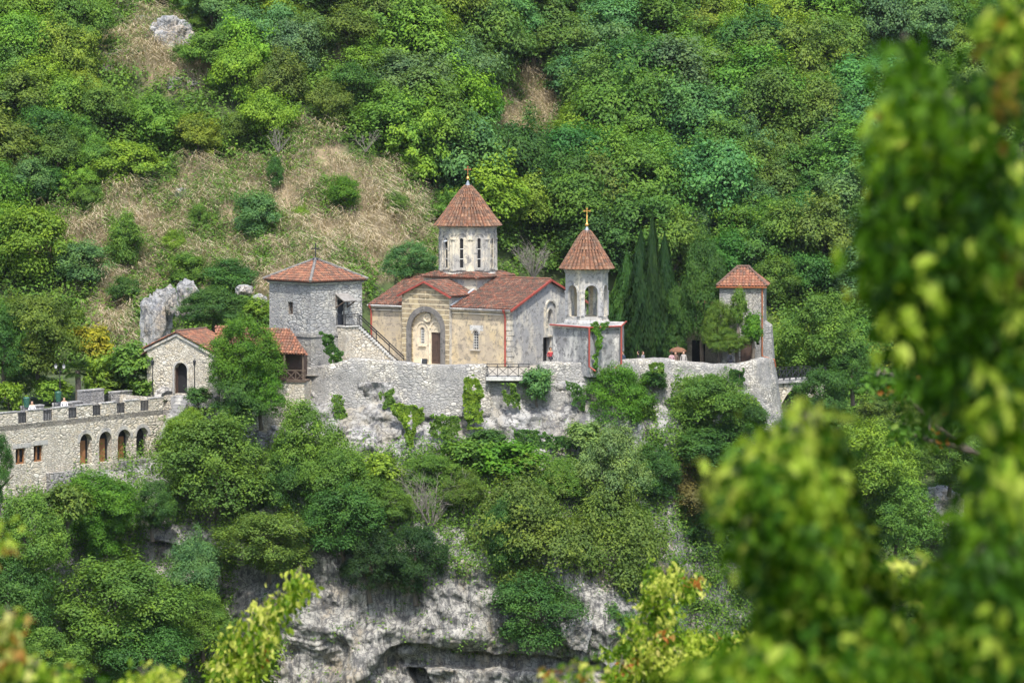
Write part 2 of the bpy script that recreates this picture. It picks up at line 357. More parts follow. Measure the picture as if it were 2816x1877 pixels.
def conetiles(mb, c, prof, ncol=40, nrow=13, amp=.05, lift=.05):
    """conical roof: prof is a list of (radius, z)"""
    L = [0]
    for i in range(1, len(prof)): L.append(L[-1]+math.dist(prof[i], prof[i-1]))
    def at(s): 
        s = max(0, min(L[-1], s)); 
        for i in range(1, len(L)):
            if s <= L[i]+1e-9:
                t = (s-L[i-1])/(L[i]-L[i-1]); return prof[i-1][0]*(1-t)+prof[i][0]*t, prof[i-1][1]*(1-t)+prof[i][1]*t
        return prof[-1]
    mb.lathe(c, [(r-.06, z) for r, z in prof], 40)
    for j in range(nrow):
        nc = ncol if j < nrow*.45 else (ncol*3//4 if j < nrow*.72 else ncol//2)
        r0, z0 = at(L[-1]*j/nrow); r1, z1 = at(L[-1]*(j+1.1)/nrow)
        for i in range(nc):
            vs = []; ph = random.uniform(-.03, .03)*2*math.pi/nc
            for r, z, lf in ((r0, z0, lift), (r1, z1, 0)):
                for k in range(5):
                    t = math.pi*k/4; an = 2*math.pi*(i+.5-.41*math.cos(t))/nc+ph; rr = r+(amp*min(1, r/.6)*math.sin(t)+lf)
                    vs.append((c[0]+rr*math.cos(an), c[1]+rr*math.sin(an), c[2]+z+lf*.4+amp*.4*math.sin(t)))
            mb.add(vs, [(k, k+1, 6+k, 5+k) for k in range(4)]+[(4, 3, 2, 1, 0)], random.random())
    return mb
def cross(mb, b, h, w, t=.07, ang=0, flare=False):
    b = Vector(b); d = Vector((math.cos(ang), math.sin(ang), 0))
    mb.beam(b, b+Vector((0, 0, h)), t, t, Vector((0, 1, 0))); q = b+Vector((0, 0, h*.66)); mb.beam(q-d*w/2, q+d*w/2, t*.9, t)
    if flare:
        for e in (b+Vector((0, 0, h)), q-d*w/2, q+d*w/2): mb.box(e, (t*1.9, t*1.2, t*1.9))
    return mb
# ================================================================== buildings
def roofface(mb, pts, cw=.24, rw=.36, amp=.085, lift=.05):
    """barrel tiles on a planar polygon of 3-D points; the first two are the eave from left to right"""
    p = [Vector(q) for q in pts]; U = (p[1]-p[0]).normalized(); k = max(p[2:], key=lambda q: ((q-p[0])-U*(q-p[0]).dot(U)).length)
    V = (k-p[0]); V = (V-U*V.dot(U)).normalized()
    poly = [((q-p[0]).dot(U), (q-p[0]).dot(V)) for q in p]
    return tiles(mb, p[0], U, V, poly, cw, rw, amp, lift)
UP = Vector((0, 0, 1))
G0 = -0.5                                   # level of the monastery yard
# ---- church
TH = R(34); LA = Vector((-math.cos(TH), math.sin(TH), 0)); LB = Vector((math.sin(TH), math.cos(TH), 0))
C0 = P(1403, 995, 0); C0.z = 0
def ch(a, b, z): return C0+LA*a+LB*b+UP*z
church = thing('monastery_church', ch(7.2, 5.9, G0), 'domed stone church with a yellowish side wall, arched portal and tall round drum', 'church')
EZ, RZ = 4.35, 6.5; LW, WB = 14.4, 11.8
m = MB(); U_ = -LA
# south wall: two wings with the projecting portal block between them
wing = MB()
wing.panel(ch(5.95, 0, 0), U_, UP, rect(0, G0, 5.95, EZ), [arch(5.95-3.5, .92, .62, 1.62)], .22)
wing.panel(ch(LW, 0, 0), U_, UP, rect(0, G0, LW-10.9, EZ), [], .2)
wing.panel(ch(LW, WB, 0), -LB, UP, [(0, G0), (WB, G0), (WB, EZ), (WB/2, RZ), (0, EZ)], [], .2)
wing.panel(ch(0, WB, 0), LA, UP, rect(0, G0, LW, EZ), [], .2)
wall_y = wing.build('wall', PLAS_Y, church)
wn = MB(); O = ch(0, 0, 0)
wn.panel(O, LB, UP, [(0, G0), (WB, G0), (WB, EZ), (WB/2, RZ), (0, EZ)], [rect(5.0, G0+.02, 6.2, 1.75), arch(6.05, 2.7, .62, 1.35)], .45)
gable_wall = wn.build('gable_wall', PLAS_G, church); gable_wall['label'] = 'grey streaked gable wall with the open doorway'
nm = MB(); archband(nm, O, LB, UP, 6.05, 2.55, .75, 1.6, .14, .08)
archband(nm, O, LB, UP, 6.05, 1.95, 1.5, 2.85, .16, .13); nm.box(ch(-.06, 6.05, 1.85), (.3, 2.2, .16), TH+R(-68)+R(0)) if False else None
nm.panel(ch(-.12, 5.1, 0), LB, UP, rect(0, 1.78, 1.9, 1.95), [], .14, True)
nm.build('niche_moulding', PLAS_C, church)
dk = MB(); dk.panel(ch(.45, 0, 0)+Vector((0, 0, 0)), LB, UP, rect(4.9, G0, 6.3, 1.85)); dk.build('doorway', DARK, church)
gl = MB(); gl.panel(ch(.4, 0, 0), LB, UP, arch(6.05, 2.7, .62, 1.35)); gw = gl.build('window', GLASS, church)
fr = MB()
for k in range(1, 4): fr.beam(ch(.37, 5.74, 2.7+k*.33), ch(.37, 6.36, 2.7+k*.33), .05, .04)
fr.beam(ch(.37, 6.05, 2.7), ch(.37, 6.05, 4.0), .05, .05); fr.build('frame', GREYW, gw)
# corner quoins and cornices
q = MB()
for i in range(11):
    z = G0+.05+i*.44; wd = .55 if i % 2 else .35
    q.box(ch(wd/2-.03, -.02, z+.2), (wd, .08, .38), -TH); q.box(ch(-.02, (.9-wd)/2-.03, z+.2), (.08, .9-wd, .38), -TH)
q.build('quoin', PLAS_C, church)
for a0, a1 in ((-.15, 5.9), (10.95, LW+.1)):
    co = MB(); co.beam(ch(a0, -.1, EZ-.1), ch(a1, -.1, EZ-.1), .2, .18); co.beam(ch(a0, -.06, EZ-.42), ch(a1, -.06, EZ-.42), .1, .06)
    co.build('cornice', PLAS_C, church)
# right wing window
def barwindow(parent, a, z0, w_, h_, off):
    g = MB(); g.panel(ch(a, off, 0), U_, UP, arch(0, z0, w_, h_)); g = g.build('window', GLASS, parent)
    f = MB()
    for k in range(1, int(h_/.22)): f.beam(ch(a-w_/2, off-.04, z0+k*.22), ch(a+w_/2, off-.04, z0+k*.22), .035, .035)
    for k in (-1, 0, 1): f.beam(ch(a+k*w_*.3, off-.04, z0), ch(a+k*w_*.3, off-.04, z0+h_-.05), .035, .035)
    f.build('bars', WHITE, g)
barwindow(church, 3.5, .92, .62, 1.62, .18)
f = MB(); archband(f, ch(3.5, 0, 0), U_, UP, 0, .92, .5, 1.5, .1, -.03); archband(f, ch(3.5, 0, 0), U_, UP, 0, .92, .62, 1.62, .16, .05, legs=False); f.box(ch(3.5, -.06, .86), (1.0, .16, .1), -TH); f.build('window_surround', PLAS_C, church)
f = MB(); f.panel(ch(4.1, -.015, 0), U_, UP, rect(0, 2.5, 1.35, 2.95), [], .02, True); f.build('patch', LIME, church)
# portal block
PB = -.38
pb = MB(); x0, x1 = 5.95, 10.9; cxp = x1-8.37
GZ, AZ = 5.3, 6.42
pb.panel(ch(x1, PB, 0), U_, UP, [(0, G0), (x1-x0, G0), (x1-x0, GZ), ((x1-x0)/2, AZ), (0, GZ)], [arch(cxp, G0+.02, 3.1, 4.45, 20)], .3)
portal = pb.build('portal_wall', PLAS_P, church); portal['label'] = 'brown banded portal wall around the big dark arch'
ps = MB(); ps.panel(ch(x0, PB, 0), LB, UP, rect(0, G0, 4.2, GZ)); ps.panel(ch(x1, 4.2, 0), -LB, UP, rect(0, G0, 4.6, GZ)); ps.build('portal_side_wall', PLAS_C, church)
pf = MB(); pf.panel(ch(x1, PB+.28, 0), U_, UP, rect(.6, G0, 4.4, 4.2), [arch(x1-8.96, 1.2, .46, 1.38), rect(x1-7.49-.55, G0+.01, x1-7.49+.55, 2.2)], .2)
pf.build('portal_panel', PLAS_B, church)
pa = MB(); archband(pa, ch(x1, PB, 0), U_, UP, cxp, G0, 3.1, 4.45, .46, .1, 24, True, .1); pa.build('portal_arch', PLAS_D, church)
pm = MB()
for aa in (8.93, 7.5): archband(pm, ch(aa, PB+.28, 0), U_, UP, 0, 2.05 if aa < 8 else 1.1, 1.05, 1.0 if aa < 8 else 1.85, .12, .07, 14, aa > 8)
archband(pm, ch(7.5, PB+.28, 0), U_, UP, 0, 2.3, .3, .25, .07, .05, 10, False)
c = ch(8.37, PB+.22, 3.42)
vs = []; n_ = 24
for r_, o_ in ((.40, 0), (.40, .1), (.29, .12), (.27, .03), (.1, .04), (.08, .09), (0.001, .1)):
    for k in range(n_): t = 2*math.pi*k/n_; vs.append(c+U_*(r_*math.cos(t))+UP*(r_*math.sin(t))-LB*o_)
pm.add(vs, [(i*n_+k, i*n_+(k+1) % n_, (i+1)*n_+(k+1) % n_, (i+1)*n_+k) for i in range(6) for k in range(n_)])
pm.beam(ch(8.93+.4, PB+.2, 1.0), ch(8.93-.4, PB+.2, 1.0), .14, .07)
pm.beam(ch(8.14, PB+.22, G0), ch(8.14, PB+.22, 2.3), .14, .1); pm.beam(ch(6.86, PB+.22, G0), ch(6.86, PB+.22, 2.3), .12, .1)
pm.build('carving', PLAS_B, church)
pd = MB(); pd.panel(ch(8.04, PB+.38, 0), U_, UP, rect(0, G0, 1.1, 2.2)); pd = pd.build('door', WOODD, church)
dd = MB()
for s_ in (-1, 1):
    for zz in (.1, 1.0): dd.panel(ch(7.49+s_*.27+.2, PB+.36, 0), U_, UP, rect(0, zz-.3, .4, zz+.4), [rect(.05, zz-.25, .35, zz+.35)], .03, True)
dd.beam(ch(7.49, PB+.34, G0), ch(7.49, PB+.34, 2.15), .05, .04); dd.build('door_panelling', WOODD, pd)
barwindow(church, 8.96, 1.2, .46, 1.38, PB+.42)
# crosses of the brickwork pattern: pale cross in relief above the arch
cr = MB(); cr.beam(ch(8.4, PB-.03, 4.4), ch(8.4, PB-.03, 5.75), .12, .05); cr.beam(ch(8.75, PB-.03, 5.2), ch(8.05, PB-.03, 5.2), .05, .12); cr.build('relief_cross', PLAS_P, church)
# roofs
ov = .28
def ridge(mb, a, b, r_=.13):
    a = Vector(a); b = Vector(b); n = max(1, int((b-a).length/.4))
    for i in range(n): mb.tube([a.lerp(b, i/n), a.lerp(b, (i+1.06)/n)], [r_*.9, r_], 7); 
    return mb
sl_ = (RZ-EZ)/(WB/2)
rf = MB()
roofface(rf, [ch(5.9, -ov, EZ-ov*sl_+.12), ch(-.2, -ov, EZ-ov*sl_+.12), ch(-.2, WB/2, RZ+.12), ch(5.9, WB/2, RZ+.12)], .26, .34)
roofface(rf, [ch(LW+.2, -ov, EZ-ov*sl_+.12), ch(10.95, -ov, EZ-ov*sl_+.12), ch(10.95, WB/2, RZ+.12), ch(LW+.2, WB/2, RZ+.12)], .26, .34)
roofface(rf, [ch(-.2, WB+ov, EZ-ov*sl_+.12), ch(LW+.2, WB+ov, EZ-ov*sl_+.12), ch(LW+.2, WB/2, RZ+.12), ch(-.2, WB/2, RZ+.12)], .26, .5)
roof_n = rf.build('nave_roof', TILE_R, church)
rc = MB(); ridge(rc, ch(-.2, WB/2, RZ+.2), ch(LW+.2, WB/2, RZ+.2)); rc.build('ridge_cap', TILE_R, roof_n)
rt = MB(); g1 = .12
roofface(rt, [ch(x0-.3, 3.9, GZ+g1-.12), ch(x0-.3, PB-.2, GZ+g1-.12), ch((x0+x1)/2, PB-.2, AZ+g1), ch((x0+x1)/2, 3.9, AZ+g1)][1::-1]+[ch((x0+x1)/2, 3.9, AZ+g1), ch((x0+x1)/2, PB-.2, AZ+g1)] if False else
         [ch(x0-.3, PB-.2, GZ+g1-.12), ch(x0-.3, 4.2, GZ+g1-.12), ch((x0+x1)/2, 4.2, AZ+g1), ch((x0+x1)/2, PB-.2, AZ+g1)], .26, .34)
roofface(rt, [ch(x1+.3, 4.2, GZ+g1-.12), ch(x1+.3, PB-.2, GZ+g1-.12), ch((x0+x1)/2, PB-.2, AZ+g1), ch((x0+x1)/2, 4.2, AZ+g1)], .26, .34)
rt.build('portal_roof', TILE_R, church)
tr = MB(); tr.beam(ch((x0+x1)/2, PB-.24, AZ+.06), ch(x0-.34, PB-.24, GZ-.1), .1, .14); tr.beam(ch((x0+x1)/2, PB-.24, AZ+.06), ch(x1+.34, PB-.24, GZ-.1), .1, .14); tr.build('red_trim', REDP, church); tr = MB()
tr.beam(ch(-.26, -ov, EZ-ov*sl_+.02), ch(-.26, WB/2, RZ+.1), .1, .18); tr.beam(ch(-.26, WB/2, RZ+.1), ch(-.26, WB+ov, EZ-ov*sl_+.02), .1, .18)
tr.build('red_trim', REDP, church)
gt = MB(); gt.tube([ch(5.95, -ov-.08, EZ-.04), ch(-.2, -ov-.08, EZ-.04)], .06, 8); gt.build('gutter', PLAS_L, church); gt = MB(); gt.tube([ch(LW+.2, -ov-.08, EZ-.04), ch(10.95, -ov-.08, EZ-.04)], .06, 8); gt.build('gutter', LIME, church)
for aa in (.42, LW-.05):
    dp = MB(); dp.tube([ch(aa, -ov-.08, EZ-.02), ch(aa, -.2, EZ-.45), ch(aa, -.14, EZ-.7), ch(aa, -.14, G0+.1)], .075, 8); dp.lathe(ch(aa, -ov-.08, EZ-.3), [(.06, 0), (.15, .25), (.15, .32)], 10); dp.build('downpipe', REDP, church)
fl = MB(); fl.beam(ch(x0-.05, -ov, EZ+.2), ch(x0-.05, WB/2-1.6, RZ-.3), .22, .06); fl.beam(ch(x0-.9, 3.4, 5.65), ch(x0-.9, 5.0, 6.3), .2, .06); fl.build('flashing', LEADL, church)
# crossing base and skirt
DC = ch(8.4, 5.9, 0); hs = 2.75
def sq(h, z): return [ch(8.4+h*i, 5.9+h*j, z) for i, j in ((-1, -1), (-1, 1), (1, 1), (1, -1))]
cb = MB(); cb.prism([(p.x, p.y) for p in sq(hs, 0)], 4.5, 6.72); cb.build('drum_base', PLAS_C, church)
sk = MB(); lo = sq(hs+.32, 6.72); hi = sq(hs-.75, 7.16)
for i in range(4):
    j = (i+1) % 4; roofface(sk, [lo[i], lo[j], hi[j], hi[i]], .24, .3)
sk.build('skirt_roof', TILE_R, church)
# drum: ten faces
drum = MB(); Rd = 2.42; ND = 10; dz0, dz1 = 6.95, 11.1
ph0 = R(-90)-R(12)
side = 2*Rd*math.tan(math.pi/ND)
mo = MB(); wins = []
for k in range(ND):
    an = ph0+2*math.pi*k/ND; N = Vector((math.cos(an), math.sin(an), 0)); U = Vector((-math.sin(an), math.cos(an), 0))
    O = Vector((DC.x, DC.y, 0))+N*Rd
    drum.panel(O-U*side/2, U, UP, rect(0, dz0, side, dz1), [arch(side/2, 7.55, .3, 2.5)], .2)
    archband(mo, O, U, UP, 0, 7.35, .98, 3.1, .11, .07, 14, False); archband(mo, O, U, UP, 0, 7.35, 1.26, 3.3, .05, .05, 14, False)
    archband(mo, O, U, UP, 0, 7.5, .32, 2.58, .07, .05, 10, True)
    for s_ in (-1, 1):
        mo.tube([O+U*(s_*.54)+N*.02+UP*7.3, O+U*(s_*.54)+N*.02+UP*9.95], .06, 7); mo.box(O+U*(s_*.62)+N*.02+UP*9.98, (.14, .34, .1), an)
        mo.box(O+U*(s_*.62)+N*.02+UP*7.3, (.16, .36, .12), an)
    mo.box(O+N*.04+UP*7.4, (.12, .8, .12), an)
    g = MB(); g.panel(O-N*.05-U*.15, U, UP, arch(.15, 7.55, .3, 2.5)); wins.append((g, O, U, N))
drum_o = drum.build('drum', PLAS_C, church); mo.build('drum_moulding', PLAS_C, drum_o)
for g, O, U, N in wins:
    wo = g.build('window', DARK, church)
    for zz in (8.3, 9.15): b_ = MB(); b_.beam(O-N*.02-U*.15+UP*zz, O-N*.02+U*.15+UP*zz, .05, .06); b_.build('transom', WHITE, wo)
dc = MB(); dc.lathe((DC.x, DC.y, 0), [(Rd+.03, 6.86), (Rd+.2, 6.88), (Rd+.2, 7.02), (Rd+.08, 7.12), (Rd-.2, 7.14)], 40); dc.build('plinth', PLAS_C, drum_o); dc = MB(); dc.lathe((DC.x, DC.y, 0), [(Rd-.1, 10.75), (Rd+.08, 10.82), (Rd+.1, 10.95), (Rd+.2, 11.0), (Rd+.22, 11.12), (.1, 11.13)], 40)
dc.build('cornice', PLAS_C, drum_o)
tv = MB(); O, U, N = wins[9][1:]; tv.box(O+N*.12+UP*9.82, (.3, .36, .03), math.atan2(N.y, N.x), 0, R(28)); tv.build('vent_flap', LEADL, drum_o)
cn = MB(); conetiles(cn, (DC.x, DC.y, 0), [(2.84, 11.08), (2.0, 12.15), (1.1, 13.45), (.24, 14.55)], 48, 13, .14, .03); cone = cn.build('conical_roof', TILE_C, church)
cc_ = MB(); cc_.lathe((DC.x, DC.y, 0), [(.32, 14.42), (.2, 14.62), (.06, 14.95), (.03, 15.05)], 16); cc_.build('lead_cap', LEADM, cone)
fb = MB(); fb.lathe((DC.x, DC.y, 15.15), [(.02, -.14), (.1, -.1), (.14, 0), (.1, .1), (.03, .14), (.03, .34), (.06, .38), (.02, .44)], 14); fb.build('finial', GOLD, cone, True)
fc = MB(); cross(fc, (DC.x, DC.y, 15.5), .66, .46, .06, R(-6), True); fc.build('cross', RUST, cone)
# ---- bell tower
BC = P(1613.5, 900, -4.0); BC.z = 0
bt = thing('bell_tower', (BC.x, BC.y, G0), 'six sided open bell tower with a conical tile roof on a grey rendered block', 'bell tower')
pA, pB, pC = P(1521, 893, -5.8), P(1621, 893, -9.3), P(1703, 893, -7.6)
pD, pE = pC+Vector((.6, 5.5, 0)), pA+Vector((2.0, 5.5, 0))
bz = 3.5
bs = MB(); bs.prism([(p.x, p.y) for p in (pA, pB, pC, pD, pE)], G0, bz); blk = bs.build('base_block', PLAS_L, bt)
ct = MB(); o2 = []
cen = (pA+pB+pC+pD+pE)/5
for p in (pA, pB, pC, pD, pE): d = (p-cen); d.z = 0; o2.append(p+d.normalized()*.14)
ct.prism([(p.x, p.y) for p in o2], bz-.2, bz-.02); ct.build('cornice', PLAS_C, bt)
rg = MB(); o3 = [p+(p-cen).normalized()*.12 for p in o2]
for i in (0, 1): a, b = o3[i], o3[i+1]; rg.tube([(a.x, a.y, bz), (b.x, b.y, bz)], .07, 8)
a, b = o3[2], o3[3]; rg.tube([(a.x, a.y, bz), (b.x, b.y, bz)], .07, 8); rg.build('gutter', REDP, bt)
for p, (du, dz) in ((o3[1], (.5, -3.5)), (o3[2], (-.5, -3.4))):
    d = MB(); q_ = Vector((p.x, p.y, bz)); d.tube([q_, q_+Vector((0, 0, dz+.35)), q_+Vector((du, .0, dz))], .075, 8); d.build('downpipe', REDP, bt)
pw = MB(); pz = Z(1030, -9); mid = pB.lerp(pC, .18); mid2 = pB.lerp(pC, .85)
pw.prism([(mid.x, mid.y-.004), (mid2.x, mid2.y-.004), (mid2.x, mid2.y+2), (mid.x, mid.y+2)], pz, G0+.02); pw.build('foot', PLAS_L, bt)
ps_ = MB(); ps_.prism([(mid.x-.1, mid.y-.22), (mid2.x+.1, mid2.y-.2), (mid2.x, mid2.y+2), (mid.x, mid.y+2)], pz-.2, pz); ps_.build('foot_slab', LIME, bt)
HR = 1.8; ha = HR*math.cos(math.pi/6); hz0, hz1 = 3.5, 7.95; hx = MB(); hm = MB(); hi_ = MB()
for k in range(6):
    an = R(-90+12)+k*math.pi/3; N = Vector((math.cos(an), math.sin(an), 0)); U = Vector((-math.sin(an), math.cos(an), 0)); O = Vector((BC.x, BC.y, 0))+N*ha
    hx.panel(O-U*HR/2, U, UP, rect(0, hz0, HR, hz1), [arch(HR/2, 4.1, 1.06, 2.58)], .34)
    Oi = O-N*.34; w2 = HR-.34*2*math.tan(math.pi/6)
    hi_.panel(Oi+U*w2/2, -U, UP, rect(0, hz0, w2, hz1), [arch(w2/2, 4.1, 1.06, 2.58)], .01)
    archband(hm, O, U, UP, 0, 4.1, 1.06, 2.58, .17, .06, 14, False)
    for s_ in (-1, 1): hm.box(O+U*(s_*.72)+N*.0+UP*6.12, (.16, .38, .12), an); hm.box(O+U*(s_*.73)+N*.02+UP*5.1, (.1, .3, 1.9), an)
hx.prism([(BC.x+1.8*math.cos(R(-48)+k*math.pi/3), BC.y+1.8*math.sin(R(-48)+k*math.pi/3)) for k in range(6)], 3.36, 3.62)
hex_o = hx.build('belfry_wall', PLAS_C, bt); hi_.build('inner_wall', PLAS_B, hex_o); hm.build('arch_moulding', PLAS_G, hex_o)
hc = MB(); hc.lathe((BC.x, BC.y, 0), [(1.95, 3.42), (1.95, 3.6), (1.88, 3.78), (1.7, 3.85)], 6, R(-48)); hc.build('plinth', PLAS_G, bt)
hc = MB(); hc.lathe((BC.x, BC.y, 0), [(1.78, 7.6), (1.88, 7.72), (1.9, 7.85), (1.98, 7.9), (1.98, 8.0), (.1, 8.0)], 6, R(-48)); hc.build('cornice', PLAS_C, bt)
hr = MB(); conetiles(hr, (BC.x, BC.y, 0), [(2.16, 7.98), (1.5, 9.05), (.8, 10.25), (.24, 11.1)], 34, 12, .14, .03); hro = hr.build('conical_roof', TILE_C, bt)
hl = MB(); hl.lathe((BC.x, BC.y, 0), [(.32, 10.98), (.2, 11.15), (.05, 11.45)], 14); hl.build('lead_cap', LEADM, hro)
hf = MB(); hf.lathe((BC.x, BC.y, 11.58), [(.02, -.16), (.1, -.12), (.16, 0), (.1, .12), (.05, .16), (.07, .3), (.03, .34), (.05, .8), (.02, .84)], 14); hf.build('finial', GOLD, hro, True)
hf = MB(); cross(hf, (BC.x, BC.y, 12.35), .55, .46, .07, R(-5), True); hf.build('cross', GOLD, hro)
# ---- square stone tower with stair
AL = R(47); N0 = P(856, 995, -7); N0.z = 0; TR = Vector((math.sin(AL), math.cos(AL), 0)); TL = Vector((-math.cos(AL), math.sin(AL), 0)); TN = Vector((math.cos(AL), -math.sin(AL), 0)); TS = 5.42
tw = thing('stone_tower', (N0+TR*2.7+TL*2.7)+UP*G0, 'square rubble stone tower with a low pyramid tile roof topped by an iron cross', 'tower')
TZ = 6.85
t = MB()
t.panel(N0, TR, UP, rect(0, -4.5, TS, TZ), [rect(2.75, 3.38, 3.55, 5.5)], .3)
t.panel(N0+TL*TS, -TL, UP, rect(0, -4.5, TS, TZ), [rect(2.42, 4.3, 3.08, 5.3)], .5)
t.panel(N0+TR*TS, TL, UP, rect(0, -4.5, TS, TZ)); t.panel(N0+TR*TS+TL*TS, -TR, UP, rect(0, -4.5, TS, TZ))
t.build('wall', STONE_T, tw)
b_ = MB(); b_.prism([((N0-TR*.14-TL*.14)+TR*i+TL*j)[:2] for i, j in ((0, 0), (TS+.28, 0), (TS+.28, TS+.28), (0, TS+.28))], -4.5, 2.85); b_.prism([((N0-TR*.22-TL*.22)+TR*i+TL*j)[:2] for i, j in ((0, 0), (TS+.44, 0), (TS+.44, TS+.44), (0, TS+.44))], 2.55, 2.75) ; b_.build('lower_wall', STONE, tw)
e = MB(); o_ = .12
e.prism([((N0-TR*o_-TL*o_)+TR*i+TL*j)[:2] for i, j in ((0, 0), (TS+2*o_, 0), (TS+2*o_, TS+2*o_), (0, TS+2*o_))], TZ-.04, TZ+.08); e.build('eave_band', LIME, tw)
o_ = .3
e = MB(); e.prism([((N0-TR*o_-TL*o_)+TR*i+TL*j)[:2] for i, j in ((0, 0), (TS+2*o_, 0), (TS+2*o_, TS+2*o_), (0, TS+2*o_))], TZ+.09, TZ+.2); e.build('eave_board', BLACK, tw)
r_ = MB(); o_ = .36
cnr = [(N0-TR*o_-TL*o_)+TR*i+TL*j+UP*(TZ+.2) for i, j in ((0, 0), (TS+2*o_, 0), (TS+2*o_, TS+2*o_), (0, TS+2*o_))]; ap = (cnr[0]+cnr[2])/2+UP*1.62
roofface(r_, [cnr[0], cnr[1], ap], .24, .38); roofface(r_, [cnr[3], cnr[0], ap], .24, .38); roofface(r_, [cnr[1], cnr[2], ap], .24, .38); roofface(r_, [cnr[2], cnr[3], ap], .24, .38)
ro = r_.build('roof', TILE_O, tw)
r_ = MB()
for c in cnr: ridge(r_, c+UP*.08, ap+UP*.1, .13)
r_.build('hip_cap', PLAS_D, ro)
r_ = MB(); r_.lathe(ap, [(.3, -.02), (.25, .12), (.08, .2)], 10); cross(r_, ap+UP*.1, 1.25, .68, .09, R(5)); r_.build('cross', BLACK, ro)
d = MB(); d.panel(N0+TR*2.75-TN*.2, TR, UP, rect(0, 3.38, .8, 5.5)); d = d.build('door', DOORB, tw)
h = MB(); h.box(N0+TR*3.45-TN*.15+UP*4.4, (.06, .06, .22), 0); h.build('handle', WHITE, d)
f = MB()
for s0 in (2.78, 3.52): f.beam(N0+TR*s0-TN*.05+UP*3.38, N0+TR*s0-TN*.05+UP*5.5, .07, .1)
f.build('door_frame', GREYW, tw)
w_ = MB(); w_.panel(N0+TL*TS-TL*2.42+TR*.3, -TL, UP, rect(0, 4.3, .66, 5.3)); w_ = w_.build('window', DARK, tw)
f = MB(); q0 = N0+TL*(TS-2.42)+TR*.18
for a_, b__ in (((0, 4.3), (0, 5.3)), ((.63, 4.3), (.63, 5.3)), ((0, 5.28), (.66, 5.28)), ((0, 4.33), (.66, 4.33)), ((.33, 4.3), (.33, 5.3))): f.beam(q0-TL*(a_[0])+UP*a_[1], q0-TL*b__[0]+UP*b__[1], .07, .07)
f.build('frame', WOOD, w_)
c_ = MB(); q0 = N0+TR*2.55; c_.add([q0+UP*6.0, q0+TR*1.35+UP*6.0, q0+TR*1.35+TN*1.1+UP*5.45, q0+TN*1.1+UP*5.45, q0+UP*5.94, q0+TR*1.35+UP*5.94, q0+TR*1.35+TN*1.1+UP*5.39, q0+TN*1.1+UP*5.39], [(3, 2, 1, 0), (4, 5, 6, 7), (0, 1, 5, 4), (2, 3, 7, 6), (1, 2, 6, 5), (3, 0, 4, 7)])
can = c_.build('door_canopy', GREYW, tw)
c_ = MB()
for s0 in (.08, 1.27): c_.beam(q0+TR*s0+UP*4.85, q0+TR*s0+TN*1.05+UP*5.38, .08, .08); c_.beam(q0+TR*s0+UP*4.8, q0+TR*s0+UP*5.9, .08, .08)
c_.beam(q0+TN*1.02+UP*5.36, q0+TN*1.02+TR*1.35+UP*5.36, .08, .08); c_.build('bracket', WOOD, can)
# stair beside the tower
ZL = 3.32; SD = 1.1; s0, s1, s2 = 2.7, 4.1, 9.0
st = thing('stone_stair', N0+TR*6+UP*G0, 'stone staircase climbing to the tower door with black iron railings', 'staircase')
m = MB(); m.panel(N0+TN*SD, TR, UP, [(s0, -4.5), (s2+.4, -4.5), (s2+.4, G0), (s2, G0+.1), (s1, ZL), (s0, ZL)], [], SD-.05, True); m.build('flank_wall', STONE_W, st)
m = MB(); n_ = 20
for i in range(n_):
    a = s1+(s2-s1)*i/n_; z = ZL+(G0-ZL)*(i+1)/n_; c = N0+TN*(SD/2)+TR*(a+(s2-s1)/n_/2); m.box(c+UP*(z+.06), ((s2-s1)/n_+.06, SD+.16, .2), math.atan2(TR.y, TR.x))
m.box(N0+TN*(SD/2+.03)+TR*((s0+s1)/2)+UP*(ZL+.03), (s1-s0+.1, SD+.15, .1), math.atan2(TR.y, TR.x)); m.build('steps', LIME, st)
m = MB(); e0 = N0+TN*(SD-.0)
top = lambda s_, z: e0+TR*s_+UP*z
for s_, z in ((s0, ZL), (s1-.05, ZL), (s1+.12, ZL-.1), (s1+1.9, ZL-1.45), (s1+3.3, ZL-2.5), (s2, G0+.1)): m.beam(top(s_, z), top(s_, z+1.02), .075, .075, Vector((0, 1, 0)))
m.beam(N0+TR*s0+UP*ZL, N0+TR*s0+UP*(ZL+1.1), .05, .05, Vector((0, 1, 0)))
for dz in (1.0, .82, .14):
    m.beam(N0+TR*s0+UP*(ZL+dz), top(s0, ZL+dz), .045, .045)
    m.beam(top(s0, ZL+dz), top(s1, ZL+dz), .07, .07)
for dz in (1.0, .78, .2): m.beam(top(s1+.12, ZL-.08+dz), top(s2, G0+.08+dz), .075, .075)
m.build('railing', BLACK, st)
# ---- gatehouse
PH = R(28); gA = Vector((-math.cos(PH), math.sin(PH), 0)); gB = Vector((math.sin(PH), math.cos(PH), 0)); GB0 = P(572, 1080, -8.3); GB0.z = 0; gw_, gd_ = 5.95, 4.2
gh = thing('gatehouse', GB0+gA*3+gB*2+UP*-2.1, 'small pale stone gatehouse with an arched doorway and a gabled orange tile roof', 'gatehouse')
ge, gr = Z(962, -7.2), Z(917, -7)
m = MB(); m.panel(GB0+gA*gw_, -gA, UP, [(0, -3.6), (gw_+.9, -3.6), (gw_+.9, ge-.45), (gw_, ge), (gw_/2, gr), (0, ge)], [arch(gw_-2.62, -2.05, 1.25, 2.55)], .5)
m.panel(GB0-gA*.9, gB, UP, rect(0, -3.6, gd_, ge-.45)); m.panel(GB0+gA*gw_+gB*gd_, -gB, UP, rect(0, -3.6, gd_, ge)); m.build('wall', STONE_W, gh)
m = MB(); archband(m, GB0+gA*gw_, -gA, UP, gw_-2.62, -2.05, 1.25, 2.55, .16, .04); m.build('arch_surround', PLAS_C, gh)
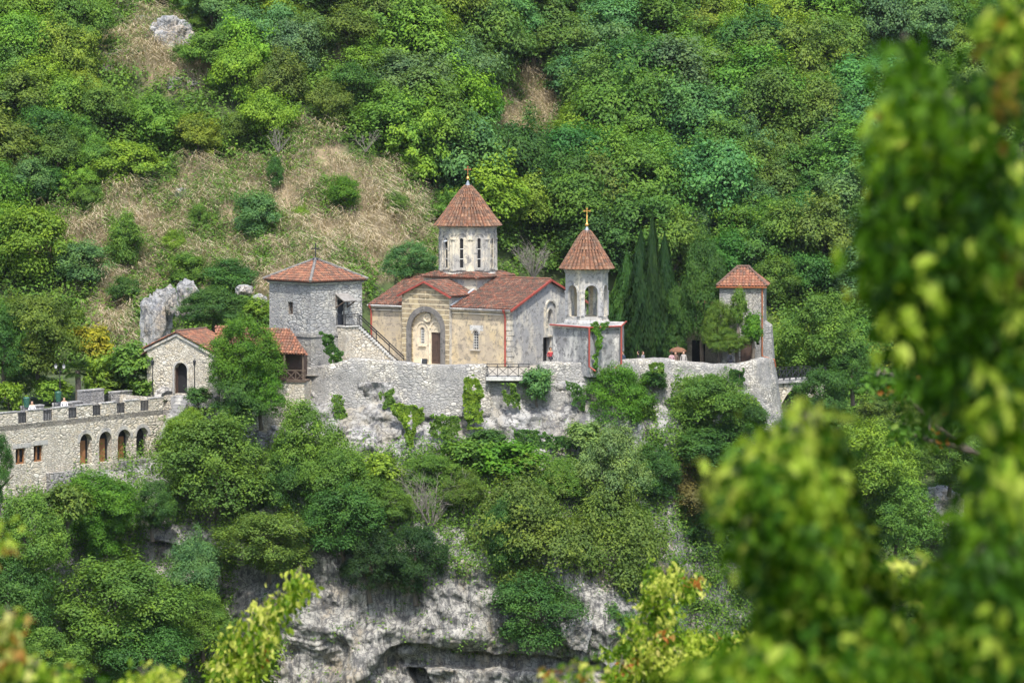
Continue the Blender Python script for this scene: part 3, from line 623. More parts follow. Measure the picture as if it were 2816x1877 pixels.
m = MB(); m.panel(GB0+gA*gw_+gB*.48, -gA, UP, rect(2.4, -2.2, 4.6, .8)); m.build('doorway', DARK, gh)
m = MB(); dl = GB0+gA*(gw_-2.62+1.25/2 if False else 3.2)+gB*.3; m.panel(GB0+gA*3.22+gB*.12, gB, UP, rect(0, -2.05, .55, .1), [], .05, True); m.build('door_leaf', WOODD, gh)
m = MB(); gm = gA*(gw_/2); o_ = .3; k_ = (gr-ge)/(gw_/2)
Rg = lambda b: GB0+gm+gB*b+UP*(gr+.12)
roofface(m, [GB0-gA*(1.2)-gB*.2+UP*(ge-1.2*k_*.5+.0), GB0-gA*1.2+gB*gd_+UP*(ge-1.2*k_*.5), Rg(gd_), Rg(-.2)], .24, .34)
roofface(m, [GB0+gA*(gw_+.35)+gB*gd_+UP*(ge-.35*k_+.12), GB0+gA*(gw_+.35)-gB*.2+UP*(ge-.35*k_+.12), Rg(-.2), Rg(gd_)], .24, .34)
roofface(m, [GB0+gA*(gw_+1.6)+gB*2+UP*(ge-1.05), GB0+gA*(gw_+1.6)-gB*.1+UP*(ge-1.05), GB0+gA*(gw_)-gB*.1+UP*(ge-.28), GB0+gA*(gw_)+gB*2+UP*(ge-.28)], .24, .34)
r_ = m.build('roof', TILE_O, gh); m = MB(); ridge(m, Rg(-.2)+UP*.08, Rg(gd_)+UP*.08, .12); m.build('ridge_cap', TILE_O, r_)
m = MB(); m.beam(GB0+gA*(gw_+.2)-gB*.06+UP*(ge-.16), GB0+gm-gB*.06+UP*(gr-.08), .12, .2); m.beam(GB0+gm-gB*.06+UP*(gr-.08), GB0-gA*1.0-gB*.06+UP*(ge-.52), .12, .2); m.build('verge', PLAS_C, gh)
# ---- timber gallery between gatehouse and tower
e0_, e1_ = P(672, 966, -9.6), P(848, 975, -10.2); r0_, r1_ = P(640, 903, -6.6), P(797, 907, -7.2); r1_.z = r0_.z
ga = thing('timber_gallery', (e1_.x-1.5, -8.5, -2), 'dark timber gallery with crossed railing under an orange tile roof beside the tower', 'gallery')
m = MB(); roofface(m, [e0_+Vector((-2.2, .6, 0)), e1_, r1_, r0_+Vector((-1.5, .4, .0))], .24, .36); m.build('roof', TILE_O, ga)
fz = Z(1049, -10); m = MB(); m.prism([(e0_.x-2, -9.2), (e1_.x-.35, -9.9), (e1_.x+.2, -7), (e0_.x-1, -6.6)], -7.5, fz-.08); m.build('base_wall', STONE_W, ga)
m = MB(); m.prism([(e0_.x-2, -9.3), (e1_.x-.3, -10), (e1_.x, -8), (e0_.x-1, -7)], fz-.06, fz+.06); m.build('floor_deck', WOOD, ga)
m = MB(); m.prism([(e0_.x-2, -8.2), (e1_.x-.6, -8.9), (e1_.x-.3, -7.2), (e0_.x-1, -6.8)], fz+.07, e1_.z-.05); m.build('back_wall', WOODD, ga)
ya = lambda x: -9.25+(x-(e0_.x-2))/((e1_.x-.3)-(e0_.x-2))*-.68
for x in (e1_.x-.45, e1_.x-1.95, e1_.x-3.4, e1_.x-4.9): m = MB(); m.beam((x, ya(x), fz), (x, ya(x), e1_.z+.02), .13, .13, Vector((0, 1, 0))); m.build('post', WOOD, ga)
m = MB(); xs_ = [e1_.x-.3-i*.75 for i in range(8)]
for i in range(7):
    a, b = xs_[i], xs_[i+1]; m.beam((a, ya(a), fz+.1), (b, ya(b), fz+.85), .06, .06); m.beam((a, ya(a)-.05, fz+.85), (b, ya(b)-.05, fz+.1), .06, .06); m.beam((a, ya(a), fz+.05), (a, ya(a), fz+.9), .06, .06, Vector((0, 1, 0)))
m.beam((xs_[0], ya(xs_[0]), fz+.9), (xs_[-1], ya(xs_[-1]), fz+.9), .08, .08); m.beam((xs_[0], ya(xs_[0])-.06, fz+.12), (xs_[-1], ya(xs_[-1])-.06, fz+.12), .06, .08); m.build('railing', WOOD, ga)
# ---- right-hand tower
PR = R(8); rA = Vector((-math.cos(PR), math.sin(PR), 0)); rB = Vector((math.sin(PR), math.cos(PR), 0)); RB0 = P(2100, 990, -1.2); RB0.z = 0; rw_ = 3.7
rt_ = thing('guard_tower', RB0+rA*1.8+rB*1.8+UP*G0, 'narrow whitish stone tower with a hipped orange roof behind the conifers', 'tower')
rz = Z(788, -1.2); m = MB()
m.panel(RB0+rA*rw_, -rA, UP, rect(0, -1.5, rw_, rz), [arch(.75, 3.1, .4, .95), arch(2.85, 3.2, .38, .85), rect(1.75, G0+.02, 2.75, 2.0), rect(3.1, .9+.6, 3.35, 1.7)], .35)
m.panel(RB0, rB, UP, [(0, -1.5), (rw_+.8, -1.5), (rw_+.3, rz-2.6), (rw_, rz-2.7), (rw_, rz), (0, rz)]); m.panel(RB0+rA*rw_+rB*rw_, -rB, UP, rect(0, -1.5, rw_, rz)); m.panel(RB0+rB*rw_, rA, UP, rect(0, -1.5, rw_, rz)); m.build('wall', STONE, rt_)
m = MB(); bx = RB0+rB*.6; m.add([RB0+UP*-1.5, RB0+rB*3+UP*-1.5, RB0+rB*3+UP*3.4, RB0+UP*3.4, RB0-rA*.9+rB*.5+UP*-1.5, RB0-rA*.9+rB*3+UP*-1.5, RB0-rA*.55+rB*3+UP*3.0, RB0-rA*.55+rB*.5+UP*3.0], [(0, 4, 7, 3), (4, 5, 6, 7), (3, 7, 6, 2), (1, 2, 6, 5)]); m.build('buttress', STONE, rt_)
m = MB(); m.panel(RB0+rA*rw_+rB*.33, -rA, UP, rect(.4, 3.0, 1.1, 4.1)); m.build('window', DARK, rt_); m = MB(); m.panel(RB0+rA*rw_+rB*.33, -rA, UP, rect(2.6, 3.1, 3.1, 4.1)); m.build('window', DARK, rt_)
m = MB(); m.panel(RB0+rA*rw_+rB*.3, -rA, UP, rect(1.75, G0, 2.75, 2.0)); m.build('door', WOODD, rt_); m = MB(); m.panel(RB0+rA*rw_+rB*.3, -rA, UP, rect(3.05, 1.4, 3.4, 1.8)); m.build('vent', DARK, rt_)
m = MB(); o_ = .25; q_ = [RB0-rA*o_-rB*o_+rA*i+rB*j+UP*(rz+.02) for i, j in ((rw_+2*o_, 0), (0, 0), (0, rw_+2*o_), (rw_+2*o_, rw_+2*o_))]; h0 = (q_[0]+q_[2])/2+UP*1.5
ra, rb = h0+rA*.45, h0-rA*.45
roofface(m, [q_[0], q_[1], rb, ra], .27, .36, .07); roofface(m, [q_[1], q_[2], rb], .27, .36, .07); roofface(m, [q_[3], q_[0], ra], .27, .36, .07); roofface(m, [q_[2], q_[3], ra, rb], .27, .36, .07); r_ = m.build('roof', TILE_O, rt_)
m = MB(); ridge(m, ra+UP*.08, rb+UP*.08, .12); ridge(m, q_[1]+UP*.06, rb+UP*.08, .12); ridge(m, q_[0]+UP*.06, ra+UP*.08, .12); m.build('ridge_cap', TILE_O, r_)
m = MB(); m.beam(q_[0]-UP*.06, q_[1]-UP*.06, .08, .1); m.tube([q_[1]+rA*.35+UP*-.08, RB0+rA*.15-rB*.1+UP*(rz-.4), RB0+rA*.12-rB*.1+UP*.6, RB0-rA*.9+rB*-.1+UP*.3, RB0-rA*1.0+UP*-.3], .06, 8); m.build('downpipe', RUST, rt_)
# low chapel house behind the conifers
m = MB(); k0, k1 = P(1884, 870, 3), P(1985, 868, 3)
lh = thing('low_house', (k0.x+1.5, 5, G0), 'low stone house with an orange tile roof half hidden behind the conifers', 'house')
m.box(((k0.x+k1.x)/2, 5.2, 1.1), (k1.x-k0.x, 4, 3.2)); m.build('wall', STONE_W, lh)
m = MB(); m.panel(((k0.x+.6), 3.15, 0), (1, 0, 0), UP, rect(0, G0, 1.1, 1.6), [], .02, True); m.build('door', DARK, lh)
m = MB(); hz = k0.z-.3; roofface(m, [(k0.x-.3, 2.9, hz), (k1.x, 2.9, hz), (k1.x, 5.2, hz+1.5), (k0.x-.3, 5.2, hz+1.5)]); roofface(m, [(k1.x, 7.5, hz), (k0.x-.3, 7.5, hz), (k0.x-.3, 5.2, hz+1.5), (k1.x, 5.2, hz+1.5)]); m.build('roof', TILE_O, lh)
# ================================================================== retaining wall
def wallstrip(name, mat, pts, thick=.7, batter=.13, seed=1, step=.3, parent=None, rough=.1, rnd=.05):
    """pts: (u, vtop, vbot, Y) along the wall, left to right"""
    P3 = [(P(u, vt, Y), Z(vb, Y-1.0), Y) for u, vt, vb, Y in pts]; cols = []
    for i in range(len(P3)-1):
        a, za, Ya = P3[i]; b, zb, Yb = P3[i+1]; L = max(1, int((b-a).length/step))
        for k in range(L+(i == len(P3)-2)):
            t_ = k/L; p = a.lerp(b, t_); cols.append((p.x, p.y, p.z, za+(zb-za)*t_, (b-a).normalized()))
    C_ = len(cols); nr = 16; V = np.zeros((C_, nr+3, 3))
    for i, (x, y, zt, zb, d) in enumerate(cols):
        n = Vector((d.y, -d.x, 0)).normalized()
        zt2 = zt+rnd*float(fbm(x*.9, y*.9, 0, 4, seed))+.03*float(vnoise(x*3.1, y*3.1, 1, seed))
        for r in range(nr+1):
            z = zt2+(zb-zt2)*r/nr; out = batter*(zt2-z)+rough*float(fbm(x*.7, z*.7, y*.7, 4, seed+3))*min(1, r/2)
            V[i, r+1] = (x+n.x*out, y+n.y*out, z)
        V[i, 0] = (x-n.x*thick, y-n.y*thick, zt2+.02); V[i, nr+2] = V[i, nr+1]-np.array((n.x*1.5, n.y*1.5, .3))
    V = np.concatenate([V[:, :1]+0, V], 1); V[:, 0, 2] -= 1.1; R_ = nr+4
    idx = np.arange(C_*R_).reshape(C_, R_); Fq = np.stack([idx[:-1, :-1], idx[:-1, 1:], idx[1:, 1:], idx[1:, :-1]], -1).reshape(-1, 4)
    V = V.reshape(-1, 3)
    o = link(name, npmesh(name, V, Fq), mat, parent); return o
rwl = wallstrip('retaining_wall', STONE, [(843, 1010, 1120, -7.0), (900, 1004, 1135, -8.4), (962, 985, 1130, -8.9), (1085, 993, 1140, -9.3), (1130, 997, 1145, -9.4), (1160, 1003, 1150, -9.5), (1340, 1003, 1145, -9.5), (1350, 1050, 1130, -9.4), (1480, 1050, 1120, -9.2), (1488, 996, 1160, -9.1), (1530, 994, 1150, -8.8), (1625, 998, 1150, -8.4), (1700, 996, 1165, -7.6), (1730, 988, 1200, -7.2), (1845, 986, 1225, -6.6), (1870, 993, 1225, -6.4), (1970, 1000, 1230, -5.6), (2030, 1000, 1225, -5.0), (2080, 991, 1220, -4.6), (2105, 985, 1215, -3.8), (2122, 984, 1205, -2.6), (2128, 985, 1190, -.8), (2128, 988, 1180, 3)], .7, .16, 4)
tag(rwl, 'long grey rubble retaining wall holding up the monastery yard above the cliff', 'wall')
# sunken balcony in the wall
bl = thing('balcony', P(1410, 1055, -9.6), 'small concrete balcony with black iron railing of crossed panels below the church corner', 'balcony')
s0_, s1_ = P(1338, 1035, -10.2), P(1456, 1034, -10.2); m = MB(); zb_ = Z(1036, -10.2)
m.box(((s0_.x+s1_.x)/2, -9.5, zb_-.14), (s1_.x-s0_.x+.1, 1.7, .28)); m.build('slab', LIME, bl)
m = MB(); zt_ = Z(1001, -10.2); xs_ = np.linspace(s0_.x+.05, s1_.x-.05, 5)
for x in xs_: m.beam((x, -10.2, zb_), (x, -10.2, zt_), .05, .05, Vector((0, 1, 0)))
for z in (zt_, zt_-.2, zb_+.08): m.beam((xs_[0]-.1, -10.2, z), (xs_[-1]+.1, -10.2, z), .055, .055)
for i in range(4): m.beam((xs_[i], -10.2, zb_+.08), (xs_[i+1], -10.2, zt_-.2), .04, .04); m.beam((xs_[i], -10.22, zt_-.2), (xs_[i+1], -10.22, zb_+.08), .04, .04)
for x in (xs_[0], xs_[-1]): m.beam((x, -10.2, zt_), (x, -9, zt_), .05, .05); m.beam((x, -10.2, zb_+.08), (x, -9, zb_+.08), .05, .05)
m.build('railing', BLACK, bl)
# ---- bridge
br = thing('arch_bridge', P(2160, 1060, 4), 'pale stone arch footbridge with dark iron railing leaving the right end of the wall', 'bridge')
b0, b1 = P(2120, 1052, 4.5), P(2235, 1056, 7); dB = (b1-b0); dB.z = 0; Lb = dB.length*1.3; dB.normalize(); O = Vector((b0.x, b0.y, 0)); zd = b0.z
def arcpts(cx, hw, z0, rise, n=14):
    return [(cx-hw+2*hw*i/n, z0+rise*(1-((i/n)*2-1)**2)) for i in range(n+1)]
ap_ = arcpts(.9+Lb*.32, Lb*.32, zd-2.3, 1.75)
m = MB(); m.panel(O, dB, UP, [(0, zd-6), (0, zd-.12), (Lb, zd-.12), (Lb, zd-6)], [[(ap_[0][0], zd-5.9)]+ap_+[(ap_[-1][0], zd-5.9)]], 2.0, True); m.build('arch_wall', STONE_W, br)
m = MB(); N_ = dB.cross(UP)
for i in range(len(ap_)-1):
    (xa, za), (xb, zb) = ap_[i], ap_[i+1]; a = O+dB*xa+UP*za+N_*.04; b = O+dB*xb+UP*zb+N_*.04; m.add([a, b, b+UP*.36, a+UP*.36, a-N_*.1, b-N_*.1], [(0, 1, 2, 3), (0, 4, 5, 1)])
m.build('arch_ring', PLAS_C, br)
m = MB(); q_ = O-N_*1; m.beam(q_+UP*zd, q_+dB*Lb+UP*zd, 2.4, .2); m.build('deck', PLAS_L, br)
m = MB(); n_ = 9
for off in (.1, -2.05):
    for i in range(n_+1):
        p = O+dB*(Lb*i/n_)+N_*off; m.beam(p+UP*(zd-.35), p+UP*(zd+1.05), .06, .06, Vector((0, 1, 0)))
        if i < n_: p2 = O+dB*(Lb*(i+1)/n_)+N_*off; m.beam(p+UP*(zd+.2), p2+UP*(zd+1.0), .035, .035); m.beam(p+UP*(zd+1.0), p2+UP*(zd+.2), .035, .035)
    p = O+N_*off; m.beam(p+UP*(zd+1.05), p+dB*Lb+UP*(zd+1.05), .06, .05); m.beam(p+UP*(zd+.18), p+dB*Lb+UP*(zd+.18), .04, .04)
m.build('railing', BLACK, br)
# ================================================================== terrace building with arches
PT = R(52); tU = Vector((math.cos(PT), math.sin(PT), 0)); tR0 = P(449, 1094, -10); tR0.z = 0; tN = Vector((math.sin(PT), -math.cos(PT), 0)); LT = 24.0; T0 = tR0-tU*LT
tb_ = thing('terrace_building', tR0-tU*8+UP*-8, 'long crenellated stone terrace building with four arched openings and two small windows', 'building')
ZT = -2.1; TF = -3.05
def tx(u, v=1200):                         # position along the facade for a source pixel column
    k = (u-1408)/F; # T0.x + s cos = k*(250 + T0.y + s sin)
    return (k*(250+T0.y)-T0.x)/(math.cos(PT)-k*math.sin(PT))
crn = [(44, 69), (113, 140), (183, 208), (250, 274), (317, 341), (382, 407)]
out = [(0, -8.6), (LT, -8.6), (LT, TF), (0, TF)]
par = [(0, TF), (LT, TF), (LT, ZT)]
for a, b in reversed(crn): xa, xb = tx(a), tx(b); par += [(xb, ZT), (xb, TF+.06), (xa, TF+.06), (xa, ZT)]
par += [(0, ZT)]
arcs = []
for a, b, vt, vb in ((214, 247.5, 1192, 1268), (267, 302, 1186, 1266), (318.5, 354, 1180, 1268), (370, 402.5, 1174, 1267)):
    xa, xb = tx(a), tx(b); Ym = T0.y+tU.y*(xa+xb)/2; arcs.append(((xa+xb)/2, Z(vb, Ym), (xb-xa), Z(vt, Ym)-Z(vb, Ym)))
wnd = []
for a, b, vt, vb in ((36, 64, 1232, 1276), (86, 112, 1224, 1269)):
    xa, xb = tx(a), tx(b); Ym = T0.y+tU.y*(xa+xb)/2; wnd.append((xa, Z(vb, Ym), xb, Z(vt, Ym)))
zA = sum(a[1] for a in arcs)/4; hA = sum(a[3] for a in arcs)/4
m = MB(); m.panel(T0, tU, UP, out, [arch(a[0], zA, a[2], hA, 14) for a in arcs]+[rect(*w_) for w_ in wnd], .55, True); m.build('wall', STONE_W, tb_)
m = MB(); m.panel(T0+tN*.003, tU, UP, par, [], .26, True); m.build('parapet', STONE_W, tb_)
m = MB(); m.panel(tR0, -tN, UP, rect(0, -8.6, 5, ZT)); m.build('end_wall', STONE_W, tb_)
for a in arcs: m = MB(); archband(m, T0, tU, UP, a[0], zA+.9, a[2], hA-.9, .3, .03, 14, False); m.build('arch_surround', PLAS_C, tb_)
for w_ in wnd: m = MB(); m.panel(T0+tN*.02, tU, UP, rect(w_[0]-.25, w_[3]+.02, w_[2]+.5, w_[3]+.36), [], .1, True); m.build('lintel', PLAS_C, tb_)
for i, a in enumerate(arcs):
    m = MB(); O = T0-tN*1.1
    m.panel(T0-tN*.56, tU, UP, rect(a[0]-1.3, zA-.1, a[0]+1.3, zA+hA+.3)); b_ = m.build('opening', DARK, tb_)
    if i < 3: m = MB(); m.panel(T0+tU*(a[0]-a[2]/2)-tN*.5, tU, UP, rect(0, zA, a[2]*.8, zA+hA-.6), [], .04, True); m.build('door', WOODO, tb_)
for w_ in wnd:
    m = MB(); m.panel(T0-tN*.4, tU, UP, rect(*w_)); g = m.build('window', GLASS, tb_); m = MB()
    O = T0-tN*.28
    for a_, b__ in (((w_[0], w_[1]), (w_[0], w_[3])), ((w_[2], w_[1]), (w_[2], w_[3])), (((w_[0]+w_[2])/2, w_[1]), ((w_[0]+w_[2])/2, w_[3])), ((w_[0], w_[1]+.05), (w_[2], w_[1]+.05)), ((w_[0], w_[3]-.05), (w_[2], w_[3]-.05))): m.beam(O+tU*a_[0]+UP*a_[1], O+tU*b__[0]+UP*b__[1], .12, .12, tN)
    m.build('frame', WOODO, g)
for a, b in crn:
    xa, xb = tx(a), tx(b); m = MB()
    for k in range(6): p = T0+tU*(xa+(xb-xa)*(k+.5)/6)-tN*.12; m.beam(p+UP*TF, p+UP*(ZT-.08), .075, .075, tN)
    for z in (TF+.08, ZT-.1): m.beam(T0+tU*xa-tN*.12+UP*z, T0+tU*xb-tN*.12+UP*z, .04, .04)
    m.build('grille', BLACK, tb_)
m = MB(); edges = [0]+[x for a, b in crn for x in (tx(a), tx(b))]+[LT]
for i in range(0, len(edges), 2): m.beam(T0+tU*(edges[i]+.01)-tN*.13+UP*(ZT+.04), T0+tU*(edges[i+1]-.01)-tN*.13+UP*(ZT+.04), .34, .07)
m.build('coping', PLAS_L, tb_)
m = MB(); m.prism([(T0+tN*.0)[:2], tR0[:2], (tR0-tN*5)[:2], (T0-tN*5)[:2]], TF-.4, TF-.01); m.build('terrace_floor', PLAS_L, tb_)
m = MB(); pl0, pl1 = tx(318), LT
m.panel(T0+tN*.5, tU, UP, rect(pl0, -9.5, pl1+.02, zA-.05), [], .5, True); m.build('plinth', STONE_G, tb_); m = MB(); m.panel(T0+tN*.5, tU, UP, rect(tx(120), -9.5, tx(215), Z(1292, -18)), [], .5, True); m.build('plinth', STONE_G, tb_)
# back parapet of the terrace
bp = thing('terrace_parapet', tR0-tN*5-tU*6+UP*TF, 'low grey stone parapet with raised blocks along the back of the terrace', 'parapet')
O = T0-tN*5.0; m = MB()
def bx_(u): k = (u-1408)/F; return (k*(250+O.y)-O.x)/(math.cos(PT)-k*math.sin(PT))
m.panel(O, tU, UP, rect(bx_(-20), TF, LT+.5, TF+.35), [], .35, True); m.build('low_wall', STONE_G, bp)
for a, b, h_ in ((62, 115, .62), (150, 222, .62), (219, 281, 1.45), (305, 359, 1.1), (383, 412, 1.1)):
    m = MB(); m.panel(O+tN*.05, tU, UP, rect(bx_(a), TF, bx_(b), TF+h_), [], .5, True); k_ = m.build('block', STONE_G, bp); m = MB() ; m.beam(O-tN*.2+tU*bx_(a)+UP*(TF+h_+.05), O-tN*.2+tU*bx_(b)+UP*(TF+h_+.05), .6, .09); m.build('coping', PLAS_L, k_)
m = MB()
for k in range(7): p = O-tN*.15+tU*(bx_(283)+(bx_(303)-bx_(283))*k/6); m.beam(p+UP*TF, p+UP*(TF+1), .04, .04, tN)
p = O-tN*.15; m.beam(p+tU*bx_(283)+UP*(TF+1), p+tU*bx_(303)+UP*(TF+1), .04, .04); m.build('grille', BLACK, bp)
# steps from the terrace to the gate
es = thing('entrance_steps', P(470, 1120, -9)+UP*-.5, 'pale stone steps rising from the terrace end to the gatehouse door', 'steps')
m = MB(); n_ = 11; a0, a1 = P(462, 1165, -11.5), P(474, 1083, -8.2)
for i in range(n_):
    t_ = i/(n_-1); z = -4.6+t_*2.4; y = -12+t_*3.6; x = a0.x+t_*.9; m.box((x, y, z-.3), (1.1, .5, .6), R(-8))
m.prism([(a0.x-.1, -8.6), (a0.x+3.6, -9.3), (a0.x+4.2, -8.2), (a0.x+.3, -7.4)], -3, -2.12)
m.build('steps', PLAS_L, es)
m = MB(); 0 and m.add([(a0.x+.7, -12, -5.5), (a1.x+1.6, -8, -5.5), (a1.x+1.6, -8, -1.9), (a0.x+.7, -12, -4.3), (a0.x+1.1, -12.1, -5.5), (a1.x+2, -8.1, -5.5), (a1.x+2, -8.1, -1.9), (a0.x+1.1, -12.1, -4.3)], [(0, 1, 2, 3), (4, 7, 6, 5), (3, 2, 6, 7), (0, 3, 7, 4), (1, 5, 6, 2)]); m.tube([P(430, 1100, -8.5), P(440, 1080, -8.2), P(455, 1073, -8), P(472, 1075, -7.8)], [.3, .4, .4, .3], 6); m.build('side_wall', STONE_G, es)
# ================================================================== ground
def sst(a, b, x): t = np.clip((np.asarray(x, float)-a)/(b-a), 0, 1); return t*t*(3-2*t)
def hgt(x, y):
    x = np.asarray(x, float); y = np.asarray(y, float)+0*x
    left = -3.2+.66*np.maximum(0, y-20)
    right = -27+.52*np.maximum(-60, y-2)+.16*np.maximum(0, y-60)
    w_ = sst(-20, 8, x); hill = left*(1-w_)+right*w_
    hill = hill+1.6*fbm(x/11, y/11, 0, 4, 11)*sst(15, 35, y)+4*vnoise(x/37, y/37, 0, 5)*sst(30, 70, y)
    near = 15-.62*(y+262)                       # the slope the camera stands on
    gorge = -46+0*x
    g = np.maximum(gorge, near)
    behind = np.where(w_ < .5, sst(-14, -6, y), 1.0)
    h = np.where(y > -5, hill, np.maximum(g, np.where(x > 18, right, -46)))
    h = np.where((y > -5) & (y < 20) & (x < -8), np.minimum(hill, -3.2), h)
    h = np.minimum(h, 19.2+.6*(y+250)+80)
    return np.minimum(h, 62+.12*np.maximum(0, y-110))
def grid_obj(name, X, Y, Zz, mat, kind='structure', smooth=True):
    n0, n1 = X.shape; V = np.stack([X, Y, Zz], -1).reshape(-1, 3); idx = np.arange(n0*n1).reshape(n0, n1)
    Fq = np.stack([idx[:-1, :-1], idx[:-1, 1:], idx[1:, 1:], idx[1:, :-1]], -1).reshape(-1, 4)
    o = link(name, npmesh(name, V, Fq, None, smooth), mat); return tag(o, kind=kind)
# ground material: dark humus, tan dead growth with shade in its colour where the slope is bare
DRY = [[(100, 480), (330, 428), (480, 382), (620, 375), (645, 300), (700, 285), (760, 370), (880, 395), (1000, 440), (1010, 640), (860, 650), (820, 690), (610, 690), (560, 690), (440, 655), (290, 700), (330, 830), (240, 830), (180, 700), (200, 600), (90, 590)],
       [(1120, 275), (1160, 230), (1205, 170), (1240, 220), (1315, 265), (1265, 345), (1150, 330)], [(180, 120), (300, 100), (310, 40), (440, 50), (520, 150), (470, 215), (380, 205), (220, 165)],
       [(690, 40), (800, 60), (810, 135), (710, 140)], [(140, -30), (300, -30), (285, 22), (160, 20)], [(0, 370), (60, 370), (60, 440), (0, 440)], [(1080, 330), (1150, 320), (1150, 370), (1090, 370)]]
def isdry(x, y, z, grow=0):
    fx, fy, d = proj(np.asarray(x), np.asarray(y), np.asarray(z)); fx = fx+34*fbm(np.asarray(x)/3.3, np.asarray(y)/3.3, 0, 3, 3); fy = fy+26*fbm(np.asarray(x)/3.3, np.asarray(y)/3.3, 7, 3, 3)
    r = np.zeros(np.shape(fx), bool)
    for p in DRY: r |= inpoly(fx, fy, p)
    return r
gm_, n, l, b = newmat('hill_soil'); a = n.new('ShaderNodeAttribute'); a.attribute_name = 'dry'
co = n.new('ShaderNodeTexCoord').outputs['Object']
c1 = ramp(n, [(.3, (.03, .04, .015)), (.6, (.05, .075, .02)), (.8, (.11, .09, .05))]); l.new(noise(n, l, co, .6, 6), c1.inputs[0])
c2 = ramp(n, [(.3, (.12, .095, .055)), (.5, (.24, .19, .12)), (.62, (.13, .13, .055))]); l.new(noise(n, l, co, .8, 6), c2.inputs[0])  # bare soil darkened to read as shadow between the vine strands
l.new(mixc(n, l, a.outputs['Fac'], c1.outputs[0], c2.outputs[0]), b.inputs['Base Color']); b.inputs['Roughness'].default_value = 1
gx = np.concatenate([np.linspace(-900, -110, 25), np.arange(-100, 100.1, 1.25), np.linspace(110, 900, 25)]); gy = np.concatenate([np.linspace(-420, -264, 10), np.arange(-260, -12, 6), np.arange(-8, 150, 1.25), np.linspace(155, 1500, 50)])
GX, GY = np.meshgrid(gx, gy, indexing='ij'); GZ_ = hgt(GX, GY)
ground = grid_obj('ground', GX, GY, GZ_, gm_)
at_ = ground.data.attributes.new('dry', 'FLOAT', 'POINT'); at_.data.foreach_set('value', isdry(GX, GY, GZ_).astype(np.float32).ravel())
m = MB(); m.add([P(850, 995, -6.5).xyz*0+Vector((-22, -6.2, G0)), Vector((-18, -7.8, G0)), Vector((-8, -8.6, G0)), Vector((-1.9, -9.2, G0)), Vector((1.7, -9.2, G0)), Vector((4, -8, G0)), Vector((14, -6, G0)), Vector((20, -3, G0)), Vector((21.7, 4, G0)), Vector((20, 14, G0)), Vector((-20, 16, G0))], [tuple(range(11))])
YARD = plain('yard_gravel', (.3, .28, .24), .95); tag(m.build('yard', YARD), kind='structure')
m = MB(); m.add([(-60, -12, -3.3), (-45, -20, -3.3), (-32, -7, -3.3), (-28, -6.5, -2.6), (-24, -8, -2.15), (-19, -7.5, -2.15), (-19, 30, -2.9), (-60, 30, -2.9)], [tuple(range(8))]); tag(m.build('garden_ground', gm_), kind='structure')
# ================================================================== cliff
XK = [-70, -44, -34, -29, -22, -14, 0, 7, 12, 15, 19, 22.5, 26]
ZK = [0, -2.5, -4.3, -6.4, -10, -13.5, -18, -22.5, -32]
YK = [[-12, -16, -26, -31, -35, -38, -42, -46], [-12, -17, -24, -30, -33, -36, -39, -44], [-11, -12, -15, -22, -24.5, -28, -31, -38], [-7.5, -8, -11, -17, -20, -23, -26, -33],
      [-6.4, -6.8, -9.5, -15, -19.5, -22, -24, -28], [-8, -8.6, -11.3, -17, -21, -22.5, -23.2, -24], [-8.4, -9.1, -11.8, -17, -21.5, -22.6, -23, -24], [-8.2, -8.8, -11.2, -15.5, -20.5, -22, -22.6, -23.5],
      [-6.8, -7.3, -9.3, -12, -16, -19.5, -21, -22], [-5.8, -6.3, -7.8, -8.6, -10, -12, -15, -18], [-4.7, -5.2, -6.1, -6.8, -7.6, -8.5, -9.5, -12], [-1, -1.2, -1.5, -1.5, -1.5, -1.5, -1.5, -2], [15]*8]
for q_, nv in zip(YK, (-19, -21, -13.5, -9.6, -8.6, -10.4, -10.9, -10.6, -9.2, -7.6, -6.3, -2.2, 15)): q_.insert(2, nv)
for q_, nv in zip(YK[4:12], (-9.8, -12, -12.4, -12.0, -10, -8.2, -6.8, -2.2)): q_[3] = nv
def cliffY(x, z):
    x = np.asarray(x, float); z = np.asarray(z, float); n_ = len(XK)
    i = np.clip(np.searchsorted(XK, x)-1, 0, n_-2); fx = np.clip((x-np.take(XK, i))/(np.take(XK, i+1)-np.take(XK, i)), 0, 1); fx = fx*fx*(3-2*fx)
    zk = np.array([-q for q in ZK]); zz = np.clip(-z, 0, 32); j = np.clip(np.searchsorted(zk, zz, side='right')-1, 0, len(zk)-2); fz = (zz-np.take(zk, j))/(np.take(zk, j+1)-np.take(zk, j)); fz = np.clip(fz, 0, 1)
    K = np.array(YK, float); return (K[i, j]*(1-fz)+K[i, j+1]*fz)*(1-fx)+(K[i+1, j]*(1-fz)+K[i+1, j+1]*fz)*fx
